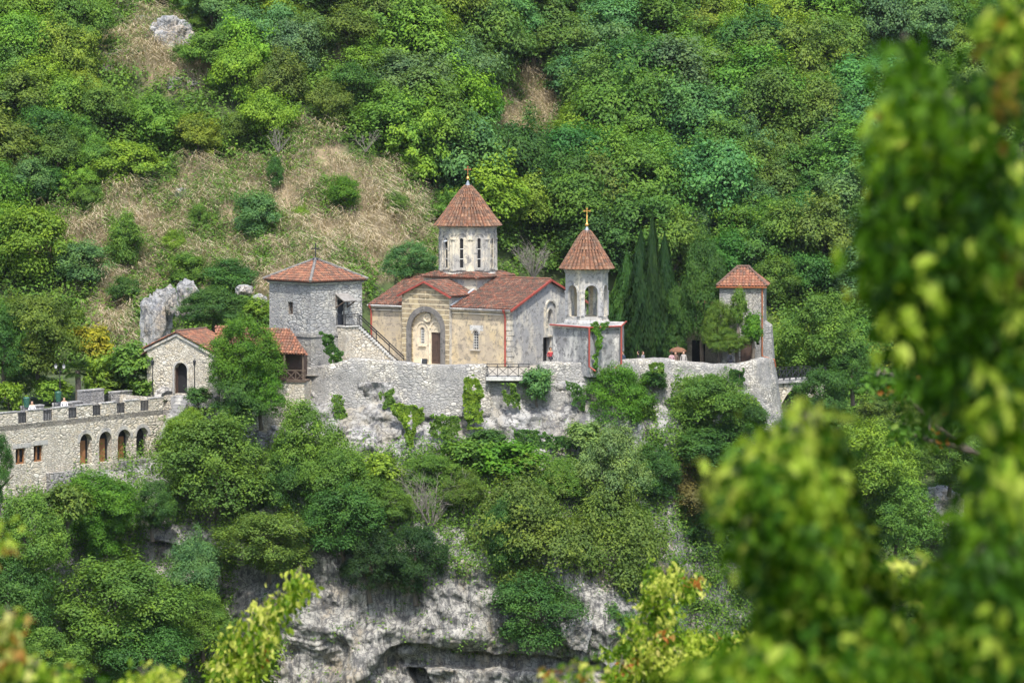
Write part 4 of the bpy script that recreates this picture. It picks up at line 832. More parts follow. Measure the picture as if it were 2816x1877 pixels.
def cliffS(x, z):
    """cliff surface with its relief"""
    y = cliffY(x, z); s = z+.12*x
    big = fbm(x/5.5, z/5.5, y/9, 5, 21); rg = 1-np.abs(fbm(x/2.6, z/2.2, 3, 4, 33))*1.6
    st_ = np.abs(((s*.55+.5*vnoise(x/6, z/4, 0, 2)) % 1)-.5)*2
    wx = x+.9*vnoise(x/1.7, z/1.7, 0, 51); wz = z+.15*x+.5*vnoise(x/1.9, z/1.9, 4, 52)
    y = y-.55*np.round(3*vnoise(wx/1.9, wz/3.4, 0, 53))/3-.22*np.round(2.5*vnoise(wx/.8, wz/1.1, 0, 54))/2.5
    y = y-.95*big-.28*rg-.22*st_*sst(-5, -8, z)-.12*fbm(x*1.4, z*1.4, 0, 4, 8)
    # overhang and cave at the foot (in view pixels)
    fx, fy, d = proj(x, y, z)
    low = np.interp(fx, [560, 830, 905, 925, 1060, 1200, 1380, 1450], [1700, 1560, 1480, 1474, 1492, 1500, 1520, 1580])+8*vnoise(x/1.1, z*0, 0, 9)
    y = y+1.3*sst(-1, 6, fy-low)-1.3*sst(-90, -4, fy-low)*sst(1100, 700, fx)*sst(600, 800, fx)
    y = y-1.4*sst(0, 5, fy-np.interp(fx, [900, 1380], [1528, 1545]))*sst(905, 960, fx)
    y = y+3*sst(0, 5, 22-np.abs(fx-962-.25*(fy-1550)))*sst(1532, 1540, fy)
    rib = (fx-1055)/70; y = y-1.3*np.exp(-rib*rib)*sst(1240, 1300, fy)*sst(1500, 1460, fy)
    y = y+1.2*np.exp(-((fx-905)/28)**2)*sst(1330, 1420, fy)
    # stepped ledge at left
    y = y+1.6*sst(0, 8, fy-(1235+.22*(fx-330)))*sst(1330, 1290, fy)*sst(310, 350, fx)*sst(500, 440, fx)
    return y
cx_ = np.concatenate([np.arange(-70, -28, .3), np.arange(-28, 26.01, .11)]); cz_ = np.concatenate([np.arange(.2, -26, -.11), np.arange(-26, -33, -.5)]); CX, CZ = np.meshgrid(cx_, cz_, indexing='ij')
CZ = np.where(CX < -20, np.minimum(CZ, -2.4-.75*0), CZ) if False else CZ
CY = cliffS(CX, CZ)
top = np.interp(CX, [-70, -28.5, -23, -21.5, 21, 22.3, 26], [-3.4, -3.4, -2.6, -.9, -.9, -5, -12]); CZ = np.minimum(CZ, top)
CXw = CX+.5*vnoise(CX/3, CZ/3, 5, 77)
cliff = grid_obj('cliff', CXw, CY, CZ, ROCKC)
me = cliff.data; me.materials.append(ROCK)
# the pale clean limestone right below the wall is another rock face than the streaked one further down
ctr = np.zeros(len(me.polygons)*3); me.polygons.foreach_get('center', ctr); ctr = ctr.reshape(-1, 3)
mi = (ctr[:, 2] > -8.2+1.2*vnoise(ctr[:, 0]/3, ctr[:, 2]/3, 0, 4)).astype(np.int32); me.polygons.foreach_set('material_index', mi)
# ================================================================== leaves and crowns
def diamonds(C, N, size, asp=.55, spin=None):
    """leaf quads at centres C with normals N"""
    n_ = len(C); N = N/np.maximum(np.linalg.norm(N, axis=1, keepdims=True), 1e-6)
    A = rng.normal(size=(n_, 3)) if spin is None else spin
    T = A-N*np.sum(A*N, 1, keepdims=True); T /= np.maximum(np.linalg.norm(T, axis=1, keepdims=True), 1e-6); B = np.cross(N, T)
    s = (np.asarray(size)*np.ones(n_))[:, None]
    V = np.stack([C-T*s*.5, C+B*s*asp*.5+N*s*.08, C+T*s*.5, C-B*s*asp*.5+N*s*.08], 1).reshape(-1, 3)
    return V, np.arange(n_*4).reshape(-1, 4)
def crown_mesh(name, seed, nl, nc, lp, leaf, kind='round', cr=.13):
    g = np.random.default_rng(seed); lobes = []; TN = []
    for i in range(nl):
        th = 2*math.pi*(i*.618+g.uniform(-.1, .1)); zz = g.uniform(-.95, 1)
        rr = math.sqrt(max(0, 1-min(1, zz*zz)))*.68*g.uniform(.55, 1.12)
        lobes.append((rr*math.cos(th), rr*math.sin(th), zz*.66*g.uniform(.85, 1.1), g.uniform(.19, .38) if nl > 15 else g.uniform(.26, .42)))
    lobes.append((0, 0, 0, .5)); L = np.array(lobes); C = []; O_ = []
    per = nc
    for i, (x, y, z, r) in enumerate(L):
        el_ = g.uniform(.7, 1.4, 3); d = g.normal(size=(per, 3)); d /= np.linalg.norm(d, axis=1, keepdims=True); d *= el_; d[:, 2] = np.where(d[:, 2] < -.35, -d[:, 2]*.6, d[:, 2]); 
        per_tone = g.uniform(-.16, .16); p = np.array((x, y, z))+d*r*g.uniform(.72, 1.12, (per, 1)); ok = np.ones(per, bool)
        for j, q in enumerate(L):
            if j != i: ok &= np.linalg.norm(p-q[:3], axis=1) > q[3]*.72
        C.append(p[ok]); O_.append(d[ok]); TN.append(np.full(ok.sum(), per_tone))
    for q_ in range(16):
        d = g.normal(size=3); d[2] = abs(d[2])*.9-.15; d /= np.linalg.norm(d); tt = g.uniform(.75, 1.22, (9, 1)); pr = d*tt*np.array((.85, .85, .95))+g.normal(size=(9, 3))*.05; C.append(pr); O_.append(np.tile(d, (9, 1))); TN.append(np.full(9, .12))
    C = np.concatenate(C); O_ = np.concatenate(O_); TN = np.concatenate(TN); n_ = len(C); flat = {'round': .75, 'droop': .45, 'spike': 1.3}[kind]
    off = g.normal(size=(n_, lp, 3))*cr*np.array((1, 1, flat)); pts = C[:, None, :]+off*.7
    if kind == 'droop': pts[..., 2] -= .9*np.linalg.norm(off[..., :2], axis=-1)*.6
    nrm = O_[:, None, :]*.7+off/cr*.35+np.array((0, 0, .65))+g.normal(size=(n_, lp, 3))*.38
    tone = np.clip(g.uniform(.2, .8, (n_, 1))*.5+g.uniform(0, 1, (n_, lp))*.45+TN[:, None], 0, 1)
    # a few clumps stand clear of the outline
    pts = pts.reshape(-1, 3); nrm = nrm.reshape(-1, 3); tone = tone.reshape(-1)
    global rng; sv = rng; rng = g; V, Fq = diamonds(pts, nrm, leaf*g.uniform(.7, 1.35, len(pts)), .6); rng = sv
    k = np.abs(V).max(0); V = V/np.array((np.percentile(np.abs(V[:, 0]), 99.5), np.percentile(np.abs(V[:, 1]), 99.5), np.percentile(np.abs(V[:, 2]), 99.5)))
    me = npmesh(name, V, Fq, tone); me.materials.append(LEAF); return me
def column_mesh(name, seed, n_, leaf, pw=.6):
    g = np.random.default_rng(seed); t = g.uniform(0, 1, n_)**.85; th = g.uniform(0, 2*math.pi, n_)
    prof = np.where(t < .12, .55+t*3.2, (1-((t-.12)/.88)**1.6))*1.0; fl = 1+.22*np.sin(th*3+t*9)+.18*np.sin(th*7-t*23)
    r = prof*fl*g.uniform(.72, 1.05, n_); C = np.stack([r*np.cos(th), r*np.sin(th), t*2-1], 1); N = np.stack([np.cos(th), np.sin(th), .25+0*t], 1)+g.normal(size=(n_, 3))*.4
    sp_ = np.stack([np.cos(th)*.25, np.sin(th)*.25, 1+0*t], 1)+g.normal(size=(n_, 3))*.25
    V, Fq = diamonds(C, N, leaf*g.uniform(.6, 1.4, n_), 1.0, sp_); me = npmesh(name, V, Fq, g.uniform(0, .8, n_)*.7+.25*(np.sin(th*5+t*30)*.5+.5)); me.materials.append(LEAF); return me
TRUNK = {}
def trunk_mesh(kind, seed):
    g = random.Random(seed); m = MB(); m.tube([(0, 0, 0), (.03, .02, .25), (-.02, .04, .5), (.02, 0, .8), (0, 0, 1)], [.055, .042, .035, .02, .006], 7)
    for i in range(7):
        z = g.uniform(.28, .75); a = g.uniform(0, 6.28); d = Vector((math.cos(a), math.sin(a), 0)); L = g.uniform(.2, .36)
        kind == 't' and m.tube([(0, 0, z), d*L*.5+Vector((0, 0, z+.1)), d*L+Vector((0, 0, z+.22))], [.02, .013, .005], 5)
    me = bpy.data.meshes.new('trunk'); me.from_pydata(m.v, [], m.f); me.materials.append(BARK); return me
TRUNKS = [trunk_mesh('t', i) for i in range(4)]; POLE = trunk_mesh('p', 9)
MIDC = [crown_mesh('crown_mid', 100+i, 18+i % 6, 74, 12, .07) for i in range(7)]+[crown_mesh('crown_mid', 150+i, 9+i, 120, 13, .07, 'droop' if i % 2 else 'round', .1) for i in range(5)]
FINE = [crown_mesh('crown_fine', 200+i, 30+i, 105, 13, .045, 'round', .075) for i in range(4)]
DROOP = [crown_mesh('crown_droop', 300+i, 26, 115, 14, .046, 'droop', .1) for i in range(2)]
BUSH = [crown_mesh('bush_leaves', 400+i, 9, 34, 10, .14, 'round', .16) for i in range(3)]
CONE_ = [column_mesh('column_leaves', 500+i, 15000, .075) for i in range(2)]
def tree(name, c, rx, rz, mesh, col, label, cat='tree', group=None, trunk=.5, ry=None, rz_rot=None, crown='crown', stem='trunk', tilt=0, tmesh=None):
    """c = centre of the crown; the Empty stands at the foot"""
    base = Vector((c.x, c.y, c.z-rz-trunk)); r = thing(name, base, label, cat, group)
    o = link(crown, mesh, None, r); o.location = (0, 0, rz+trunk); o.scale = (rx, ry or rx, rz); o.rotation_euler = (tilt, 0, random.uniform(0, 6.28) if rz_rot is None else rz_rot); o.color = (*col, 1)
    t = link(stem, tmesh or random.choice(TRUNKS), None, r); h = rz*1.5+trunk; w_ = min(h*.9, 4); t.scale = (w_, w_, h); t.rotation_euler.z = random.uniform(0, 6)
    return r
# colours of foliage (linear)
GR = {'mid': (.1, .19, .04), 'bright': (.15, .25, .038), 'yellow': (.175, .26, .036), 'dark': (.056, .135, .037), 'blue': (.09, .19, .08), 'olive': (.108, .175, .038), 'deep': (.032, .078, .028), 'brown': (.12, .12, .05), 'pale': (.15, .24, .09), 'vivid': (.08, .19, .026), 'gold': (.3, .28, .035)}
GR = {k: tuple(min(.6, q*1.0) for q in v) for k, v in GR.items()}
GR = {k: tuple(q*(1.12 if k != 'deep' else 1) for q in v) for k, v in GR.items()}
def jit(c, k=.12): return tuple(x*random.uniform(1-k, 1+k) for x in c)
# ---- named trees close to the monastery: fx, fy, width, height (2352-view), Y, mesh, colour, name, label
NEAR = [
 (560, 830, 170, 190, -11.5, FINE[0], 'vivid', 'broadleaf_tree', 'lush mid green tree in front of the gatehouse hiding the gallery roof'),
 (600, 905, 110, 130, -12.5, FINE[3], 'vivid', 'broadleaf_tree', 'lower feathery green tree leaning right below the timber gallery'),
 (553, 925, 130, 120, -13.5, FINE[1], 'dark', 'broadleaf_tree', 'dark rounded tree directly below the lush gatehouse tree'),
 (492, 712, 165, 100, 2, FINE[2], 'dark', 'broadleaf_tree', 'dense dark tree behind the gatehouse roof, left of the stone tower'),
 (590, 715, 60, 60, 0, BUSH[0], 'bright', 'shrub', 'yellowish green shrub touching the left side of the stone tower'),
 (85, 775, 200, 190, -3, FINE[1], 'olive', 'broadleaf_tree', 'big olive coloured tree above the left end of the crenellated terrace'),
 (10, 800, 120, 190, -5, FINE[0], 'dark', 'broadleaf_tree', 'dark tree cut by the left frame edge above the terrace'),
 (212, 800, 100, 100, -1, BUSH[1], 'gold', 'shrub', 'golden flowering shrub between the big olive tree and the gatehouse'),
 (235, 870, 90, 110, -3, BUSH[2], 'bright', 'shrub', 'light green shrub behind the palm at the terrace'),
 (310, 850, 130, 120, -4, BUSH[0], 'mid', 'small_tree', 'small sparse tree left of the gatehouse door'),
 (120, 905, 90, 70, -4, BUSH[1], 'bright', 'shrub', 'low yellow green shrub under the big olive tree'),
 (20, 915, 80, 70, -8, BUSH[2], 'bright', 'shrub', 'bright green bush at the left frame edge behind the terrace parapet'),
 (255, 900, 110, 70, -3.5, BUSH[0], 'olive', 'shrub', 'olive green bush behind the raised parapet blocks'),
 (500, 1085, 270, 260, -17, FINE[0], 'mid', 'broadleaf_tree', 'very large round tree right of the arched terrace building'),
 (430, 985, 110, 90, -13, FINE[2], 'bright', 'broadleaf_tree', 'fresh green tree beside the entrance steps'),
 (455, 915, 60, 50, -10.5, BUSH[1], 'dark', 'shrub', 'small dark bush under the gatehouse wall right of the lamp'),
 (712, 1045, 190, 240, -15, FINE[3], 'mid', 'broadleaf_tree', 'wide green tree below the stone tower hiding the foot of the rock'),
 (650, 1130, 130, 160, -17, FINE[2], 'dark', 'broadleaf_tree', 'dark tree filling the gap between the two large round trees'),
 (222, 1160, 190, 150, -24, FINE[2], 'vivid', 'broadleaf_tree', 'bright green tree top rising in front of the terrace arches'),
 (240, 1205, 140, 160, -24.5, DROOP[0], 'vivid', 'broadleaf_tree', 'drooping vivid green tree under the arches of the terrace'),
 (-5, 1080, 60, 170, -31, FINE[1], 'dark', 'broadleaf_tree', 'tree at the left frame edge beside the two small windows'),
 (60, 1250, 190, 220, -33, FINE[3], 'mid', 'broadleaf_tree', 'soft green tree at the left frame edge below the terrace'),
 (150, 1180, 120, 130, -30, BUSH[1], 'olive', 'shrub', 'olive shrub below the left part of the terrace wall'),
 (20, 1400, 200, 260, -36, FINE[2], 'dark', 'broadleaf_tree', 'dark tree in the lower left corner'),
 (265, 1410, 300, 240, -31, FINE[1], 'mid', 'broadleaf_tree', 'large spreading tree in the lower left with bare branches'),
 (330, 1500, 220, 180, -33, DROOP[1], 'dark', 'broadleaf_tree', 'dark green tree at the bottom left below the spreading one'),
 (110, 1520, 200, 160, -38, FINE[3], 'mid', 'broadleaf_tree', 'tree touching the bottom frame edge near the left corner'),
 (450, 1310, 150, 170, -24, DROOP[0], 'blue', 'broadleaf_tree', 'thin bluish green tree clinging to the rock left of the cliff'),
 (470, 1440, 140, 160, -27, FINE[0], 'mid', 'broadleaf_tree', 'green tree at the foot of the cliff left side'),
 (560, 1530, 170, 120, -30, BUSH[2], 'bright', 'shrub', 'light green bush at the bottom behind the leafy twig'),
 (350, 1165, 110, 120, -21, FINE[3], 'dark', 'broadleaf_tree', 'shadowy tree under the right end of the terrace building'),
 (617, 1250, 220, 140, -23, FINE[1], 'olive', 'broadleaf_tree', 'olive tree spreading over the upper edge of the cliff'),
 (780, 1130, 180, 200, -19, FINE[2], 'mid', 'broadleaf_tree', 'full green tree above the dark twin crowns on the cliff edge'),
 (785, 1210, 190, 200, -21, FINE[0], 'dark', 'broadleaf_tree', 'dark full tree hanging over the middle of the cliff'),
 (850, 1290, 140, 150, -22.5, FINE[3], 'deep', 'broadleaf_tree', 'left one of the dark twin crowns on the cliff edge'),
 (955, 1290, 130, 160, -22.5, FINE[1], 'deep', 'broadleaf_tree', 'right one of the dark twin crowns on the cliff edge'),
 (870, 1090, 110, 90, -16.5, BUSH[0], 'bright', 'shrub', 'yellowish shrub left of the bare grey bush'),
 (1085, 1050, 130, 80, -14, BUSH[2], 'mid', 'shrub', 'row shrub under the balcony rock, left'),
 (1170, 1065, 150, 100, -14.5, BUSH[1], 'vivid', 'shrub', 'bright shrub in the row under the white rock patch'),
 (1120, 1010, 90, 50, -12.5, BUSH[0], 'dark', 'shrub', 'small dark shrub at the foot of the ivy column'),
 (1215, 1230, 280, 290, -20, DROOP[0], 'olive', 'broadleaf_tree', 'huge olive tree with drooping sprays in the middle of the slope'),
 (1160, 1245, 110, 200, -21.5, FINE[2], 'dark', 'broadleaf_tree', 'dark left flank tree beside the huge olive tree'),
 (1400, 1270, 250, 300, -18, DROOP[1], 'olive', 'broadleaf_tree', 'second drooping olive tree to the right of the huge one'),
 (1230, 1400, 230, 180, -23, DROOP[1], 'dark', 'broadleaf_tree', 'dark hanging tree above the cave overhang'),
 (1390, 1440, 180, 160, -21, DROOP[0], 'dark', 'broadleaf_tree', 'dark tree right of the small white boulder'),
 (1395, 1095, 190, 220, -15, FINE[3], 'pale', 'broadleaf_tree', 'light green ash like tree below the bright bush on the wall'),
 (1345, 1010, 90, 80, -12.5, BUSH[1], 'pale', 'shrub', 'pale green shrub on the rock below the bell tower'),
 (1423, 925, 155, 165, -9.3, FINE[0], 'vivid', 'wall_bush', 'vivid green bush growing from the wall below the bell tower'),
 (1475, 960, 80, 100, -8.8, BUSH[0], 'mid', 'wall_bush', 'thin green growth right of the vivid wall bush'),
 (1233, 886, 72, 76, -10.2, BUSH[2], 'blue', 'wall_bush', 'round bluish green bush beside the iron balcony'),
 (1620, 935, 190, 150, -7.3, FINE[1], 'mid', 'wall_bush', 'broad mass of creeper and shrubs over the right part of the wall'),
 (1700, 970, 130, 120, -6.6, FINE[2], 'dark', 'wall_bush', 'dark shrub against the foot of the round bastion'),
 (1560, 1010, 110, 120, -8.4, FINE[3], 'mid', 'wall_bush', 'green shrub at the lower left of the creeper mass'),
 (1640, 1040, 220, 130, -8.5, FINE[0], 'dark', 'broadleaf_tree', 'dark tree below the right wall'),
 (1590, 1130, 210, 150, -9, DROOP[0], 'brown', 'broadleaf_tree', 'brownish feathery tree below the right wall'),
 (1600, 1240, 210, 200, -8, FINE[1], 'deep', 'broadleaf_tree', 'very dark tree in the shaded gorge, upper one'),  # gorge crowns carry the shade of the gorge in their leaf colour
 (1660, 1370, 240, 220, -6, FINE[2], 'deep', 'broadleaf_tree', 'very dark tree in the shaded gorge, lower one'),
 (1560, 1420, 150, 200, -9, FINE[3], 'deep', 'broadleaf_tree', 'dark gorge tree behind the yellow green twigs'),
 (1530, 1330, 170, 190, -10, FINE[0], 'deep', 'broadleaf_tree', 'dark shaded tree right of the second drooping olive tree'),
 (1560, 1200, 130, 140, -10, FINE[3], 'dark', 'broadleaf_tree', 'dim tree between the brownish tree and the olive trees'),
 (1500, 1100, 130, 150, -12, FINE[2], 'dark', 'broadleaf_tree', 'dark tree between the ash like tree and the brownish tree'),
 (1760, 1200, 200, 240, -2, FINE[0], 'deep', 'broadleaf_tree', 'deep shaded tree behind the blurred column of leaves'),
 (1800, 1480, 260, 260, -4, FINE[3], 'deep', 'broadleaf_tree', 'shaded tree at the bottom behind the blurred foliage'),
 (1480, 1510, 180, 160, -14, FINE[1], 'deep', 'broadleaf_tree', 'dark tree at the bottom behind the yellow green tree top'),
 (1000, 1090, 130, 90, -15, FINE[1], 'mid', 'shrub', 'green shrub above the bare grey bush'),
 (1290, 1110, 120, 110, -16, FINE[0], 'mid', 'shrub', 'fresh green shrub left of the ash like tree'),
 (1065, 1125, 100, 90, -18, FINE[3], 'olive', 'shrub', 'olive shrub right of the bare grey bush'),
 (900, 1160, 100, 100, -19, FINE[2], 'mid', 'shrub', 'green shrub left of the bare grey bush'),
 (1500, 880, 60, 60, -7.5, BUSH[1], 'dark', 'wall_bush', 'tiny tuft on the wall top right of the bell tower'),
 (1540, 770, 90, 150, 6, FINE[3], 'deep', 'conifer', 'added dark conifer filling the shade behind the cypresses'),  # this and the next two conifers are added to fill the shade
 (1590, 770, 90, 140, 5, FINE[1], 'deep', 'conifer', 'added dark conifer filling the shade behind the cedar like one'),
 (1470, 780, 80, 120, 6, FINE[2], 'deep', 'conifer', 'added dark low conifer filling the shade behind the leftmost cypress'),
 (60, 880, 120, 70, 0, FINE[0], 'mid', 'shrub', 'green shrub in the shade of the big olive tree'),
 (330, 900, 80, 60, -5, BUSH[2], 'mid', 'shrub', 'green shrub under the small sparse tree'),
 (1870, 785, 220, 210, 14, FINE[3], 'mid', 'broadleaf_tree', 'large round tree right of the guard tower above the bridge'),
 (1960, 850, 120, 130, 12, FINE[0], 'dark', 'broadleaf_tree', 'shaded tree at the far end of the bridge'),
 (1893, 915, 125, 130, .5, FINE[1], 'dark', 'shrub', 'dark shrub hiding the far half of the bridge'),
 (1880, 975, 110, 110, 1, BUSH[1], 'bright', 'shrub', 'light green shrub below the bridge'),
 (1780, 1050, 140, 130, 2, FINE[1], 'dark', 'broadleaf_tree', 'dark tree below the foot of the round bastion'),
 (1990, 1080, 230, 210, 6, FINE[2], 'bright', 'broadleaf_tree', 'bright tiered tree seen between the blurred branches'),
 (2060, 1200, 180, 190, 4, FINE[0], 'mid', 'broadleaf_tree', 'mid green tree under the bright tiered tree'),
 (1960, 1240, 160, 160, 4, FINE[3], 'blue', 'broadleaf_tree', 'bluish tree behind the blurred foliage column'),
 (2180, 1060, 160, 130, 14, FINE[1], 'mid', 'broadleaf_tree', 'tree above the small grey rock face at the right'),
 (2200, 960, 200, 150, 22, FINE[2], 'dark', 'broadleaf_tree', 'dark tree behind the sharp oak branch'),
 (2060, 950, 180, 130, 20, FINE[3], 'olive', 'broadleaf_tree', 'olive tree behind the tip of the sharp oak branch'),
 (945, 610, 125, 105, 14, FINE[0], 'blue', 'broadleaf_tree', 'round dark tree tucked behind the church roof left of the drum'),
 (1415, 750, 70, 200, 6, CONE_[0], 'mid', 'conifer', 'pale green young conifer just right of the bell tower'),
 (1440, 710, 86, 250, 4, CONE_[1], 'dark', 'conifer', 'bushy dark conifer between the bell tower and the cypresses'),
 (1472, 685, 74, 300, 2, CONE_[0], 'deep', 'cypress', 'leftmost of the three tall slim cypresses'),
 (1498, 660, 52, 330, 1.5, CONE_[1], 'deep', 'cypress', 'tallest and slimmest cypress, middle of the three'),
 (1526, 690, 80, 290, 2.2, CONE_[0], 'deep', 'cypress', 'rightmost of the three tall slim cypresses'),
 (1560, 740, 70, 160, 1, FINE[1], 'dark', 'conifer', 'loose dark conifer right of the cypresses'),
 (1615, 680, 100, 280, 1, FINE[2], 'dark', 'conifer', 'tall wide cedar like conifer left of the guard tower'),
 (1650, 760, 80, 130, -1, FINE[0], 'mid', 'conifer', 'green conifer leaning over the seated visitors'),
 (1697, 715, 40, 100, -3.2, BUSH[0], 'mid', 'conifer', 'small feathery conifer before the upper windows of the guard tower'),
 (1728, 770, 46, 100, -3.2, BUSH[1], 'vivid', 'conifer', 'small conifer sprig before the door of the guard tower'),
 (1672, 785, 90, 60, -3.4, FINE[3], 'mid', 'conifer', 'lower spreading bough of the forked tree by the guard tower'),
 (585, 500, 115, 110, 60, MIDC[2], 'blue', 'broadleaf_tree', 'lone bluish tree in the middle of the dry slope'),
 (790, 447, 80, 84, 66, MIDC[1], 'vivid', 'broadleaf_tree', 'lone dark bush tree in the dry slope left of the church dome'),
 (290, 560, 90, 140, 50, MIDC[0], 'mid', 'broadleaf_tree', 'green tree at the left part of the dry slope'),
 (190, 610, 130, 110, 42, MIDC[3], 'blue', 'broadleaf_tree', 'grey green tree above the big olive tree'),
 (455, 500, 50, 60, 50, MIDC[2], 'mid', 'small_tree', 'small green tree in the dry slope left of the lone bluish tree'),
 (690, 500, 44, 56, 50, MIDC[4], 'bright', 'small_tree', 'small light green tree in the dry slope right of the lone bluish tree'),
 (205, 455, 70, 60, 50, MIDC[5], 'mid', 'small_tree', 'small tree at the left end of the dry slope'),
 (632, 400, 40, 80, 50, MIDC[6], 'dark', 'small_tree', 'slim dark tree at the upper edge of the dry slope'),
 (905, 470, 56, 60, 50, MIDC[3], 'mid', 'small_tree', 'small green tree at the right end of the dry slope'),
 (400, 560, 56, 60, 50, MIDC[0], 'bright', 'small_tree', 'small yellowish tree low in the dry slope'),
 (420, 130, 60, 50, 50, MIDC[2], 'mid', 'small_tree', 'small tree below the square pale outcrop'),
 (455, 60, 44, 50, 50, MIDC[6], 'mid', 'small_tree', 'small tree right of the square pale outcrop'),
 (70, 420, 110, 110, 60, MIDC[1], 'blue', 'broadleaf_tree', 'bluish tree at the left edge of the dry slope'),
 (285, 385, 170, 110, 66, MIDC[2], 'yellow', 'broadleaf_tree', 'broad yellow green tree at the upper edge of the dry slope'),
 (530, 640, 120, 90, 36, MIDC[0], 'dark', 'broadleaf_tree', 'dark tree at the foot of the dry slope left of the stone tower'),
 (430, 620, 90, 80, 38, MIDC[3], 'mid', 'broadleaf_tree', 'shrubby tree above the grey rock face'),
 (285, 670, 80, 70, 30, MIDC[1], 'dark', 'broadleaf_tree', 'small dark tree left of the grey rock face'),
 (555, 75, 120, 120, 78, MIDC[3], 'blue', 'broadleaf_tree', 'tall round bluish tree near the top beside the pale outcrop'),
]
def hit(fx, fy, y0=16, y1=400):
    ys = np.arange(y0, y1, .5); u, v = fx*S, fy*S; dx = (u-1408)/F; dy = (938.5-v)/F; t = (ys-CAMY)/(cp+dy*sp); x = dx*t; z = CAMZ+t*(-sp+dy*cp)
    k = np.nonzero(z < hgt(x, ys))[0]; 
    if not len(k): return None
    return Vector((x[k[0]], ys[k[0]], float(hgt(x[k[0]], ys[k[0]]))))
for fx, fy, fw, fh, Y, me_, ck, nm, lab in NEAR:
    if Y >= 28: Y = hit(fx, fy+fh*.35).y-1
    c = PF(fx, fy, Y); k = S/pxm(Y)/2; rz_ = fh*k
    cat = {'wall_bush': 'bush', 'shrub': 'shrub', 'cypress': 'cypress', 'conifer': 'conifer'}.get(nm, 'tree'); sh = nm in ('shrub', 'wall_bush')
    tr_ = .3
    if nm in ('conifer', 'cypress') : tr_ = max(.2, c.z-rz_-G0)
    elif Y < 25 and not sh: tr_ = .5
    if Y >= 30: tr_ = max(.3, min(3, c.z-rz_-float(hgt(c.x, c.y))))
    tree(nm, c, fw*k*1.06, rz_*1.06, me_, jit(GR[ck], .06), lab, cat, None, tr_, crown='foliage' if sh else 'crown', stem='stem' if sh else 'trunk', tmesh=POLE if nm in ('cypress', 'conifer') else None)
# ---- the wood on the hillside: up to 290 single trees
CT = [(fx, fy, max(fw, fh)*.33) for fx, fy, fw, fh, Y, *_ in NEAR if Y > 10]
cells = []
yy = -20
row = 0
while yy < 1330:
    stepy = 50+12*min(1, yy/700)
    xx = -30+(row % 2)*44
    while xx < 2400:
        cells.append((xx+random.uniform(-17, 17), yy+random.uniform(-12, 12))); xx += 88
    yy += stepy; row += 1
def xzone(fx):
    for lim, s_ in ((200, 'at the far left'), (420, 'above the gatehouse garden'), (640, 'left of the stone tower roof'), (850, 'above the stone tower'), (1100, 'left of the church dome'), (1330, 'between dome and bell tower'), (1520, 'above the bell tower'), (1700, 'above the cypresses'), (1900, 'above the guard tower')):
        if fx < lim: return s_
    return 'behind the blurred branches'
def yzone(fy): return 'at the top edge' if fy < 70 else 'high' if fy < 190 else 'upper middle' if fy < 330 else 'middle' if fy < 460 else 'lower' if fy < 640 else 'at the foot'
made = 0; seen_lab = {}
for fx, fy in cells:
    if fy > 660 and fx < 1740: continue
    if fx > 1740 and fy > 900: continue
    if fx > 2110 and 330 < fy < 900: continue
    if fx > 2060 and 150 < fy and random.random() < .5: continue
    if fy > 560 and 850 < fx < 1330: continue
    p = hit(fx, fy+18)
    if p is None or (fx < 1500 and p.y < 20): continue
    dry = any(isdry([p.x], [p.y], [p.z+q_])[0] for q_ in (0, 1.5, 3, 5.2))
    if dry: continue
    if any((fx-a)**2+(fy-b_)**2 < r**2 for a, b_, r in CT): continue
    tone = .5*float(vnoise(fx/170, fy/120, 3, 41))+random.uniform(-.5, .5)
    yl = (1-min(1, fx/1300))*.28
    if fx > 1250: ck = 'yellow' if tone > .7 else 'bright' if tone > .3 else 'blue' if tone < -.25 else 'mid' if tone > -.1 else 'dark'
    else: ck = 'yellow' if tone > .52-yl*.3 else 'bright' if tone > .05 else 'blue' if tone < -.45 else 'dark' if tone < -.35 else 'mid'
    if fy > 430 and fx > 1150 and ck in ('yellow', 'bright') and random.random() < .7: ck = 'mid' if random.random() < .5 else 'dark'
    r_ = (random.uniform(2.2, 3.4) if random.random() < .4 else random.uniform(3.4, 5.0))*(1.1 if fx > 900 else .85); size = 'small' if r_ < 3.2 else 'large' if r_ > 4.2 else 'medium'
    word = {'yellow': 'yellow green', 'bright': 'bright green', 'blue': 'bluish green', 'mid': 'mid green', 'dark': 'dark green'}[ck]
    lab = f'{size} {word} tree {yzone(fy)} on the slope {xzone(fx)}'.replace('above the gatehouse garden', 'above the gatehouse') if yzone(fy) != 'at the top edge' else f'{size} {word} tree at the top edge {xzone(fx)}'
    tree('hillside_tree', Vector((p.x, p.y, p.z+r_*.85)), r_*random.uniform(.9, 1.1), r_*random.uniform(.85, 1.1), random.choice(MIDC), jit(GR[ck], .15), lab, 'tree', 'single trees of the wooded hillside', .4)
    made += 1
    if made >= 292: break
print('hillside trees', made)
